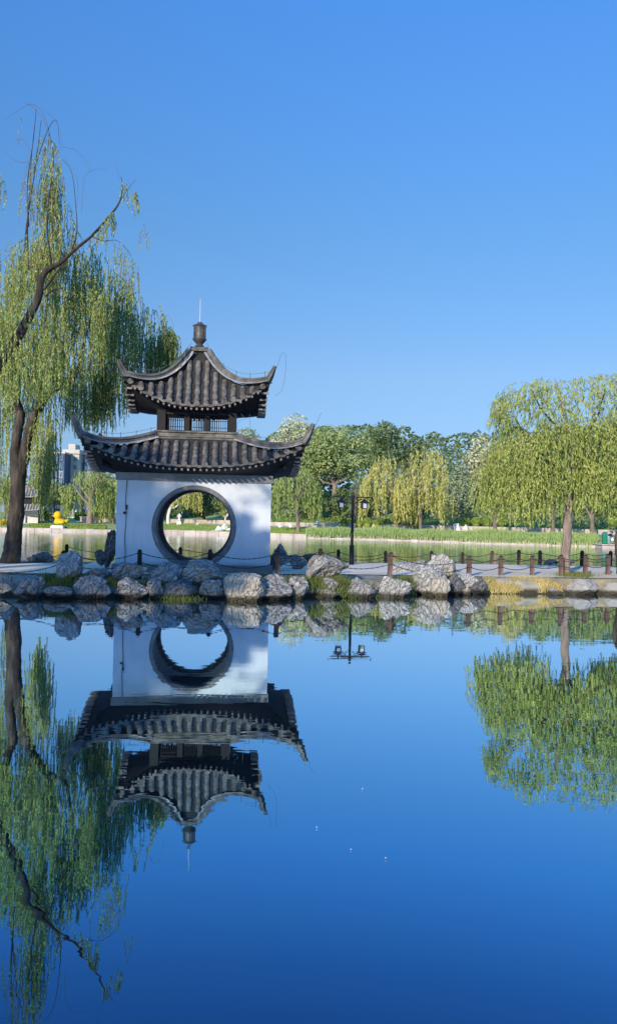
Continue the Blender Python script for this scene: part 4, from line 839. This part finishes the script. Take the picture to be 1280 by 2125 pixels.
for _ in range(7500):
    px=random.gauss(1085,45) if random.random()<.72 else random.uniform(1150,1300)
    if px<1002 or (1166<px<1240 and random.random()<.8): continue
    u=random.random(); d=near(px)+.02+u*(pnear(px)-near(px))*1.0; x=xat(px,d,.3); z=float(np.interp(d-near(px),[0,.16,.45,1.0],[-.03,.18,.4,.56]))
    if mn.noise((x*1.3,d*2,8))<-.18: continue
    pts.append((x,d,z-.03)); hs.append(random.uniform(.12,.34))
blades('dry_grass',pts,hs,.022,M['drygrass'],'straw coloured dry grass on the right island bank',.5)
pts=[];hs=[]
for (c,w_,n_,y0,h0) in ((120,34,900,26.2,.32),(240,20,350,26.6,.25),(375,36,420,26.1,.22),(640,30,380,27.7,.34),(700,30,700,27.9,.34),(760,40,260,28.0,.22),(560,40,500,28.0,.2),(840,20,350,29.2,.3),(940,40,300,30.6,.25),(300,90,500,26.6,.22)):
    for _ in range(n_):
        px=random.gauss(c,w_*.6); d=y0+random.uniform(-.1,.9); d=max(d,near(px)-.12); x=xat(px,d,.3); pts.append((x,d,float(np.interp(d-near(px),[-.2,0,.16,.45,1.5],[-.05,-.03,.18,.4,.58])))); hs.append(h0*random.uniform(.5,1.3))
blades('shore_grass',pts,hs,.024,M['grassblade'],'dull green grass tufts growing between the island rocks',.45)
pts=[];hs=[]
for _ in range(1100):
    px=random.gauss(1192,20); d=D3+random.gauss(-.4,.7); pts.append((xat(px,d,.6),d,.6)); hs.append(random.uniform(.06,.2))
blades('trunk_grass',pts,hs,.02,M['grassblade'],'short green grass around the foot of the right willow trunk',.4)
# far lawn texture
pts=[];hs=[]
while len(pts)<9000:
    px=random.uniform(330,640); d=random.uniform(99,121); x=xat(px,d,1)
    q=d-shore(x)
    if not(.6<q<15): continue
    pts.append((x,d,gz(x,d)-.03)); hs.append(random.uniform(.08,.25))
blades('lawn_grass',pts,hs,.09,M['hedge'],'mown green grass of the far lawn left of the reeds',.5)
# ------------------------------------------------------------------ far bank built things
def along(name,x0,x1,q0,q1,za,zb_,mat,label,cat,step=2.,joint=None,group=None,absz=False):
    mb=MB(); n=max(2,int((x1-x0)/step)); 
    for i in range(n):
        a,b=x0+(x1-x0)*i/n,x0+(x1-x0)*(i+1)/n; g=.02 if joint else 0
        ya,yb=shore(a),shore(b); 
        za_,zb2=(0,0) if absz else (gz(a,ya+q0),gz(b,yb+q0))
        j=random.uniform(-1,1)*(joint or 0)
        vs=[(a+g,ya+q0+j,za_+za),(b-g,yb+q0+j,zb2+za),(b-g,yb+q1+j,zb2+za),(a+g,ya+q1+j,za_+za),(a+g,ya+q0+j,za_+zb_+j),(b-g,yb+q0+j,zb2+zb_+j),(b-g,yb+q1+j,zb2+zb_+j),(a+g,ya+q1+j,za_+zb_+j)]
        mb.add(vs,[(0,3,2,1),(4,5,6,7),(0,1,5,4),(1,2,6,5),(2,3,7,6),(3,0,4,7)])
    return tag(mb.build(name,mat),label,cat,group)
along('embankment',-22,-.2,-.35,.5,-.9,.50,M['kerb'],'pale stone embankment along the lawn seen through and beside the gate','embankment',1.6,.015,absz=True)
along('embankment',-60,-22.2,-.35,.4,-.9,.42,M['kerb'],'rough stone embankment under the low hedge on the left bank','embankment',1.1,.06,absz=True)
along('embankment',-.1,60,-1.9,-1.6,-.9,.16,M['kerb'],'low row of pale edging stones at the foot of the reeds','embankment',.9,.05,absz=True)
along('retaining_wall',-22,-7.5,18.,18.5,-.3,.6,M['pinkwall'],'low pink stone wall beyond the lawn framed in the moon gate','wall',1.4,.02)
along('retaining_wall',-7.0,16,18.,18.5,-.3,.55,M['kerb'],'low pale stone wall along the hill foot behind the reeds','wall',1.6,.02)
along('retaining_wall',16.6,60,17.6,18.4,-.3,.62,M['pinkwall'],'long pinkish stone wall behind the reeds on the right','wall',2.2,.01)
def hedge(px0,px1,d,z0,z1,label,mat='hedge',dep=.8,n=2600):
    x0,x1=xat(px0,d,z0),xat(px1,d,z0); T=empty('hedge',((x0+x1)/2,d,z0),0,label,'hedge','clipped hedges on the left bank'); cx=(x0+x1)/2; hw=(x1-x0)/2; hh=z1-z0
    MB().box(-hw+.05,hw-.05,-dep/2+.05,dep/2-.05,0,hh-.05).build('core',M[mat],T)
    C=np.stack([rng.uniform(-hw,hw,n),rng.uniform(-dep/2,dep/2,n),rng.uniform(0,hh,n)],1); f=rng.integers(0,3,n); C[f==0,1]=-dep/2; C[f==1,2]=hh; C+=rng.normal(0,.03,(n,3))
    leaves('foliage',C,rng.normal(size=(n,3)),rng.normal(0,.5,(n,3))+np.where(f[:,None]==1,np.array([[0,0,1.]]),np.array([[0,-1.,0]])),.22,.14,M[mat],T)
hedge(64,222,105.4,.45,.95,'long low hedge at the waters edge under the duck')
hedge(156,237,124,1.2,2.55,'upper hedge on top of the pink wall left of the pavilion')
x0,x1=xat(168,121,1),xat(237,121,1)
W_=empty('garden_wall',((x0+x1)/2,121,1.),0,'pink granite planter wall under the upper hedge','wall'); MB().box(-(x1-x0)/2,(x1-x0)/2,-.3,.3,-.4,.85).build('wall_body',M['pinkwall'],W_); MB().box(-(x1-x0)/2-.1,(x1-x0)/2+.1,-.4,.4,.852,.98).build('coping',M['whitestone'],W_)
# flower bed
pts=[(xat(random.uniform(-40,20),110,.8),110+random.uniform(-1.2,1.2),1.0+random.uniform(-.3,.25)) for _ in range(1500)]; n=len(pts)
o=leaves('flower_bed',pts,rng.normal(size=(n,3)),rng.normal(0,.5,(n,3))+np.array((0,-.7,.7)),.22,.2,M['yellowflower']); tag(o,'yellow flowers massed at the left edge beyond the water','flowers',kind='stuff')
# duck
dk=at(125,1091,106.5); DK=empty('duck_figure',(dk.x,106.5,dk.z-.05),R(6),'big glossy yellow duck figure on a white block by the water','figure'); sc=1/15.
def ball(mb,c,r,sx=1,sy=1,sz=1,n=20):
    mb.lathe([(max(.001,r*math.sin(PI*k/12)),-r*sz*math.cos(PI*k/12)) for k in range(13)],c,n,sx,sy)
mb=MB(); ball(mb,(.02,0,.52),.72,1.22,.95,.74); ball(mb,(-.32,0,.85),.42,1,.95,.8); ball(mb,(.62,0,.55),.42,1.1,.8,.8); mb.tube([(.75,0,.6),(1.0,0,.8),(1.16,0,.98)],[.34,.2,.04],10)
bo=mb.build('body',M['duck'],DK,True); rm=bo.modifiers.new('remesh','REMESH'); rm.mode='VOXEL'; rm.voxel_size=.07; sm=bo.modifiers.new('smooth','SMOOTH'); sm.iterations=8; rm.use_smooth_shade=True
mb=MB(); ball(mb,(-.32,0,1.5),.56); hd=mb.build('head',M['duck'],DK,True)
mb=MB(); ball(mb,(-.86,-.02,1.42),.2,1.15,1.1,.45); ball(mb,(-.84,-.02,1.33),.16,1.0,1.0,.35); mb.build('beak',M['beak'],hd,True)
for s in (-1,1):
    mb=MB(); ball(mb,(-.66,s*.36,1.66),.085); mb.build('eye',M['black'],hd,True)
    mb=MB(); ball(mb,(.2,s*.62,.55),.42,1.15,.3,.6); mb.build('wing',M['duck'],DK,True)
bl=at(123,1101,105); BK=empty('stone_block',(bl.x,104.4,-.1),0,'white stone block at the waterline below the duck','block'); MB().box(-.85,.85,-.4,.5,-.3,.88).build('block_body',M['whitestone'],BK,False,.05); MB().box(-.75,.75,-.3,.4,.882,.96).build('top_slab',M['whitestone'],BK,False,.02)
# white arched bridge
xa,xb=xat(126,128,1.5),xat(170,128,1.5); WB=xb-xa; BR=empty('stone_bridge',((xa+xb)/2,128,1.2),0,'white arched stone bridge with balustrade behind the duck','bridge')
arc=lambda t:.55*math.sin(PI*t)
P=[[((t-.5)*WB,y,arc(t)+z) for t in np.linspace(0,1,15)] for y,z in ((-.9,-.5),(-.9,.25),(.9,.25),(.9,-.5))]; MB().grid(P).build('deck',M['whitestone'],BR)
for y in (-.82,.82):
    mb=MB(); mb.tube([((t-.5)*WB,y,arc(t)+.95) for t in np.linspace(0,1,15)],.07,6).tube([((t-.5)*WB,y,arc(t)+.45) for t in np.linspace(0,1,15)],.05,6)
    for i in range(17):
        t=i/16; mb.box((t-.5)*WB-.05,(t-.5)*WB+.05,y-.05,y+.05,arc(t)+.25,arc(t)+.95)
    rl=mb.build('balustrade',M['whitestone'],BR)
    for i in range(7):
        t=i/6; MB().lathe([(.12,.2),(.12,1.05),(.09,1.1),(.13,1.2),(.08,1.32),(.01,1.36)],((t-.5)*WB,y*1.001,arc(t)),8).build('newel_post',M['whitestone'],rl)
# distant temple
tp=at(62,1086,114); TM=empty('temple_pavilion',(tp.x,114,gz(tp.x,114)),R(8),'distant white eaved temple pavilion peeping out behind the big willow trunk','pavilion')
mt2=dict(pan=M['tile'],tile=M['mortar'],ridge=M['mortar'],darkwood=M['darkwood'],rafter=M['rafter'],mortar=M['mortar'])
make_roof(TM,'lower_roof',1.3,1.1,2.85,2.6,2.2,1.95,[(0,2.85),(.5,2.45),(1,2.35)],[(.15,.12,.9),(.3,.35,.4)],.4,(1.7,1.4),2.0,2.6,1.6,.1,.2,mt2,.12,.5)
make_roof(TM,'upper_roof',.2,.2,5.6,1.9,1.6,3.9,[(0,5.55),(.5,4.6),(1,4.35)],[(.15,.12,.9),(.3,.35,.4)],.4,(1.15,.95),3.75,2.6,1.6,.1,.2,mt2,.12,.5)
MB().lathe([(.15,5.5),(.22,5.7),(.12,5.9),(.2,6.1),(.02,6.5)],(0,0,0),8).build('finial',M['ridge'],TM,True)
for sx in (-1,1):
    for sy in (-1,1): MB().lathe([(.13,-.2),(.13,2.1)],(sx*1.6,sy*1.3,0),8).build('column',M['darkwood'],TM)
MB().box(-1.2,1.2,-1,1,2.7,3.8).build('upper_storey',M['darkwood'],TM); MB().box(-1.1,1.1,.4,.9,0,2.2).build('back_wall',M['whitestone'],TM); MB().box(-2,2,-1.7,1.7,-.5,.02).build('plinth',M['kerb'],TM)
# statues
def skin_fig(name,mat,parent,joints,edges,sub=2):
    me=bpy.data.meshes.new(name); me.from_pydata([j[:3] for j in joints],edges,[]); me.update(); o=link(name,me,mat,parent)
    sk_=o.modifiers.new('skin','SKIN'); sv=me.skin_vertices[0].data if me.skin_vertices else None
    if sv is None:
        import bpy as _b
        bm=bmesh.new(); bm.from_mesh(me); bm.verts.layers.skin.verify(); bm.to_mesh(me); bm.free(); sv=me.skin_vertices[0].data
    for i,j in enumerate(joints): sv[i].radius=(j[3],j[3]); sv[i].use_root=(i==0)
    ss=o.modifiers.new('sub','SUBSURF'); ss.levels=sub; ss.render_levels=sub; sk_.use_smooth_shade=True; return o
st=at(372,1089,119.5)
SG=empty('statue',(st.x,119.5,gz(st.x,119.5)),0,'white standing statue on a plinth framed in the moon gate','statue')
MB().box(-.35,.35,-.3,.3,-.2,.55).build('plinth',M['whitestone'],SG,False,.03)
skin_fig('figure',M['whitestone'],SG,[(0,0,1.0,.16),(0,0,1.3,.15),(0,0,1.5,.16),(0,0,1.62,.07),(0,0,1.76,.12),(.1,0,.75,.13),(.12,0,.54,.10),(-.1,0,.75,.13),(-.12,0,.54,.10),(.24,0,1.48,.07),(.3,-.05,1.2,.05),(.12,-.2,1.15,.04),(-.24,0,1.48,.07),(-.3,0,1.22,.05),(-.25,-.1,1.0,.04)],[(0,1),(1,2),(2,3),(3,4),(0,5),(5,6),(0,7),(7,8),(2,9),(9,10),(10,11),(2,12),(12,13),(13,14)])
st=at(656,1094,111)
SG=empty('boulder_statue',(st.x,111,gz(st.x,111)),0,'pale boulder seat with a small white seated statue on the far lawn','statue')
me=rock_mesh(991,3,.5,6,.12,(0,0,1),.02); me.transform(Matrix.Diagonal((.72,.5,.5,1))@Matrix.Translation((0,0,.6))); link('boulder',me,M['pinkwall'],SG)
skin_fig('figure',M['white'],SG,[(.25,0,.85,.16),(.25,0,1.1,.15),(.25,0,1.25,.07),(.25,-.03,1.38,.11),(.1,-.25,.85,.1),(.08,-.32,.6,.07),(.4,-.25,.85,.1),(.4,-.32,.6,.07),(.05,-.05,1.1,.05),(.0,-.2,.9,.04),(.45,-.05,1.1,.05),(.5,-.2,.9,.04)],[(0,1),(1,2),(2,3),(0,4),(4,5),(0,6),(6,7),(1,8),(8,9),(1,10),(10,11)])
# pale stones piled at the water seen in the gate
for i,(x0,x1,y0,y1,lb) in enumerate(((432,452,1100,1111,'low pale stone leftmost of the pile seen in the gate'),(446,462,1091,1106,'pale stone at the middle of the pile seen in the gate'),(458,474,1086,1099,'pale stone topping the pile seen in the gate'),(455,470,1098,1111,'pale stone at the bottom of the pile seen in the gate'),(468,486,1095,1111,'pale stone right end of the pile, half behind the gate ring'))):
    rock(x0,x1,y0,y1,106.0+.2*i if i!=2 else 108,'whitestone',lb,sub=3,group='pale stones piled on the far shore',name='stone')
for x0,x1,y0,y1,d,lb in ((576,586,1085,1094,114,'small pale stone left of the fresh green willow trunk'),(598,612,1086,1095,114,'small pale stone right at the fresh green willow trunk'),(940,956,1086,1098,110,'white stone above the reeds below the round shrubs'),(958,972,1088,1099,109,'pale stone above the reeds right of the white stone'),(405,413,1084,1092,120,'upright pale stone left in the gate by the low wall')):
    rock(x0,x1,y0,y1,d,'whitestone',lb,sub=3,sink=.7,group='pale stones on the far bank',name='stone')
# benches
def bench(px,d,label):
    x=xat(px,d,1.5); z=gz(x,d); B=empty('park_bench',(x,d,z),R(4),label,'bench','benches on the far path')
    mb=MB()
    for i in range(4): mb.box(-.8,.8,-.25+i*.13,-.15+i*.13,.42,.47)
    mb.build('seat',M['darkwood'],B); mb=MB()
    for i in range(3): mb.box(-.8,.8,.25,.29,.55+i*.13,.64+i*.13)
    mb.build('backrest',M['darkwood'],B)
    for s in (-.65,.65): MB().box(s-.04,s+.04,-.25,.27,0,.415).build('leg',M['black'],B)
bench(838,113.5,'dark park bench between the two yellow willow trunks'); bench(858,113.5,'dark park bench left beside the right yellow willow trunk')
bench(1058,109,'dark park bench right of the leaning willow trunk')
# thin garden lamps
def glamp(px,top,d,label,globe=True):
    x=xat(px,d,2); z=gz(x,d); h=at(px,top,d).z-z; G=empty('garden_lamp',(x,d,z),0,label,'lamp','slim lamps on the far bank')
    MB().lathe([(.12,0),(.1,.2),(.045,.3),(.04,h-.25)],(0,0,-.05),8).build('pole',M['black'],G,True); mb=MB(); ball(mb,(0,0,h-.12),.2); mb.build('globe',M['frosted'],G,True)
glamp(107,1052,117,'globe lamp left behind the duck'); glamp(140,1053,120,'globe lamp above the white bridge'); glamp(793,1056,112,'thin lamp beside the lower yellow willow'); glamp(1015,1058,108,'thin lamp left of the leaning willow trunk')
# apartment blocks
def block(px0,px1,top,d,parts,label):
    x0,x1=xat(px0,d,10),xat(px1,d,10); h=at(px0,top,d).z; B=empty('apartment_building',((x0+x1)/2,d,0),0,label,'building','apartment buildings behind the trees'); W=x1-x0
    parts(B,W,h); return B
def blk1(B,W,h):
    MB().box(-W/2,W/2,0,14,0,h-1.2).build('wall',M['bluepanel'],B); MB().box(-W/2-.3,W/2+.3,-.3,14.3,h-1.19,h-.6).build('parapet',M['facade'],B)
    for j in range(9):
        z=h-4.2-j*3.0
        if z<3: break
        for i in range(3):
            a=-W/2+.25+i*(W-.3)/3; f=MB().box(a,a+W/3-.5,-.25,-.004,z,z+2.55).build('window',M['facade'] if (i+j)%4==0 else M['bluepanel'],B)
            MB().box(a+.15,a+W/6-.32,-.32,-.255,z+.25,z+2.3).box(a+W/6-.18,a+W/3-.65,-.32,-.255,z+.25,z+2.3).build('pane',M['glass'],f)
block(62,101,928,290,blk1,'blue glass apartment block mostly hidden by hanging willow leaves')
block(103,133,934,285,blk1,'blue glass apartment block, clearest one left of the lower roof tip')
def blk2(B,W,h):
    MB().box(-W/2,-W*.05,0,14,0,h-2.2).build('dark_panel',M['bluepanel'],B); MB().box(-W*.05+.01,W*.5,.3,14,0,h-1.).build('wall',M['facade'],B); MB().box(-W/2-.3,W*.5+.3,-.4,14.3,h-2.19,h-.95+.3).build('parapet',M['facade'],B); MB().box(-W*.3,W*.15,2,8,h-.64,h+1.6).build('roof_house',M['facade'],B)
    for j in range(9):
        z=h-5.2-j*3.
        if z<3: break
        f=MB().box(W*.12,W*.42,.05,.296,z,z+1.9).build('window',M['facade'],B); MB().box(W*.15,W*.39,-.02,.045,z+.2,z+1.7).build('pane',M['glass'],f)
block(131,163,929,292,blk2,'cream apartment block with dark blue panel and roof house')
block(165,190,937,296,blk1,'small glass apartment block partly hidden by the lower roof tip')
# dock, bin, person at the right edge
dp=at(1262,1134,86); zd=.38
x0,x1=xat(1243,86,zd),xat(1330,86,zd); DC=empty('stone_dock',((x0+x1)/2,86,0),0,'pale stone dock at the right edge beyond the water','dock'); hw=(x1-x0)/2
MB().box(-hw,hw,-.7,6,.30,.42).build('deck_slab',M['kerb'],DC,False,.02); MB().box(-hw+.15,hw,-.5,5.8,-.8,.297).build('base',M['pinkwall'],DC,False,.02)
bx_=xat(1253.5,86.4,1); BN=empty('litter_bin',(bx_,86.4,.42),0,'green litter bin on the dock beside the person','bin')
MB().box(-.24,.24,-.2,.2,.06,.52).box(-.24,.24,-.2,.2,.56,1.12).build('bin_body',M['green_plastic'],BN,False,.03); MB().box(-.29,.29,-.24,.24,1.14,1.22).lathe([(.3,1.22),(.12,1.36),(.02,1.38)],(0,0,0),4).build('lid',M['green_plastic'],BN)
for s in (-1,1): MB().box(s*.19-.03,s*.19+.03,-.05,.05,0,1.14).build('leg',M['black'],BN)
x=xat(1261.5,86.1,1); PS=empty('person',(x,86.1,.42),R(0),'person in dark jacket and pale jeans bending forward on the dock','person')
J=[(0,0,.80,.13),(.07,0,.98,.13),(.20,-.02,1.16,.15),(.29,-.02,1.25,.06),(.37,-.03,1.31,.085),(-.02,-.09,.74,.09),(.03,-.1,.42,.065),(0,-.1,.06,.05),(.1,-.12,.03,.04),(-.02,.09,.74,.09),(.10,.1,.42,.065),(.12,.1,.06,.05),(.22,.1,.03,.04),(.22,-.17,1.12,.06),(.3,-.2,.9,.045),(.42,-.16,.76,.035),(.48,-.15,.72,.025),(.22,.15,1.12,.06),(.34,.18,.92,.045),(.46,.14,.82,.035),(.52,.12,.79,.025)]
skin_fig('body',M['jeans'],PS,J,[(0,1),(1,2),(2,3),(3,4),(0,5),(5,6),(6,7),(7,8),(0,9),(9,10),(10,11),(11,12),(2,13),(13,14),(14,15),(15,16),(2,17),(17,18),(18,19),(19,20)])
skin_fig('jacket',M['jacket'],PS,[(.02,0,.82,.17),(.08,0,.99,.19),(.20,-.02,1.16,.21),(.22,-.18,1.12,.10),(.3,-.21,.9,.062),(.4,-.17,.79,.05),(.22,.16,1.12,.10),(.34,.19,.92,.062),(.44,.15,.84,.05)],[(0,1),(1,2),(2,3),(3,4),(4,5),(2,6),(6,7),(7,8)])
mb=MB(); ball(mb,(.39,-.03,1.335),.115,1,.95,1.05); mb.build('hair',M['hair'],PS,True)
mb=MB(); ball(mb,(.435,-.03,1.29),.085,1,.85,1.15); fc=mb.build('face',M['skin'],PS,True)
x=xat(1270,86.0,1); BG=empty('tote_bag',(x,86.0,.95),0,'white bag held in front of the bending person','bag'); MB().lathe([(.05,-.2),(.15,-.18),(.17,0),(.1,.15),(.02,.2)],(0,0,0),8,1,.5).build('bag_body',M['white'],BG,True); MB().tube([(-.08,0,.12),(-.05,0,.3),(.05,0,.3),(.08,0,.12)],.015,5).build('strap',M['white'],BG)
# dark trunk of the tree rooted outside the right edge
mb_=None
willow('dark leaning trunk of a tree at the right picture edge',(1284,1195,34.6),[[(1290,1200,34.6,12),(1287,1170,34.6,9),(1281,1135,34.6,6),(1280,1112,34.6,4.5),(1293,1085,34.6,4.5),(1320,1040,34.6,5),(1345,960,34.6,3),(1350,880,34.6,1.5)]],[],[([1305,1340,1390,1420],[840,800,800,850],[1060,1080,1080,1060],260,34.8,1.6,(.6,1.5),.95)],M['willow_r'],M['bark'],.08,(.2,.065),0,name='leaning_tree')
# floating leaves
for i,(px,py) in enumerate(((728,1764),(657,1718),(800,1782),(752,1638),(1005,1252),(1078,1246),(1120,1256),(1166,1243),(1212,1250),(1262,1246),(1040,1268))):
    d=dz(px,py,0); c=at(px,py,d); r=random.Random(i); mb=MB(); a=r.uniform(0,3); s=(.0065 if py>1400 else .06)*r.uniform(.5,1.8)
    pts=[(s*math.cos(a+2*PI*k/7)*(1.2 if k%2 else .7),s*.55*math.sin(a+2*PI*k/7),.004+.012*r.random()) for k in range(7)]; mb.add([(0,0,.004)]+pts,[(0,k+1,(k+1)%7+1) for k in range(7)])
    o=mb.build('floating_leaf',M['drygrass' if py<1400 else 'whitestone']); o.location=(c.x,c.y,.004)
    tag(o,'pale fleck floating on the open blue water' if py>1400 else 'dry leaf floating close to the right shore','leaf','flecks floating on open water' if py>1400 else 'leaves floating by the right shore')
# trees behind the viewer that shade the island
def shade_tree(x,y,z0,z1,rx,n,label,leaf=.42,lum=14):
    rng=np.random.default_rng(int(abs(x)*100))
    T=empty('shore_tree',(x,y,.6),0,label,'tree','trees on the near shore behind the viewer'); cz=(z0+z1)/2-.6; rz=(z1-z0)/2; L=[]
    for i in range(lum):
        u=unit(rng.normal(size=3))*rng.random()**.4*.72; L.append((np.array((u[0]*rx,u[1]*rx*.8,cz+u[2]*rz)),rng.uniform(.28,.42)))
    C=[];N=[]
    for c,r in L:
        k=n//lum; u=unit(rng.normal(size=(k,3))); C.append(c+u*np.array((rx,rx*.8,rz))*r*rng.uniform(.5,1,(k,1))); N.append(rng.normal(size=(k,3)))
    C=np.concatenate(C);N=np.concatenate(N); k=len(C); lf=leaf*rng.uniform(.6,1.3,k); leaves('crown',C,rng.normal(size=(k,3)),N,lf,lf*.6,M['broad'],T)
    mb=MB(); mb.tube([(0,0,-1),(0,0,cz-rz*.6),(0,0,cz+rz*.4)],[.06*rx,.045*rx,.02*rx],8)
    for c,r in L[:8]: mb.tube([(0,0,cz-rz*.6),tuple(c*.55+np.array((0,0,cz-rz*.5))*.45),tuple(c)],[.025*rx,.018*rx,.008*rx],6)
    mb.build('trunk',M['bark'],T,True)
SHADE=[(-23.6,-3,9.8,18.9,5.6,7000,'broad tree behind the viewer shading the pavilion'),(-32,-2,7.5,17,6,4200,'broad tree behind the viewer shading the left path'),(-18.2,-3,10.5,15.2,4.9,6800,'wide low tree behind the viewer shading the shore rocks'),(-16.6,-4.5,15.0,19.2,2.8,170,'tall sparse tree behind the viewer dappling the roofs')]
for a in SHADE: shade_tree(*a)
sheet('near_shore',[[(-120,-60,.5),(120,-60,.5)],[(-120,-2.2,.5),(120,-2.2,.5)],[(-120,-1.2,-.4),(120,-1.2,-.4)]],M['soil'])
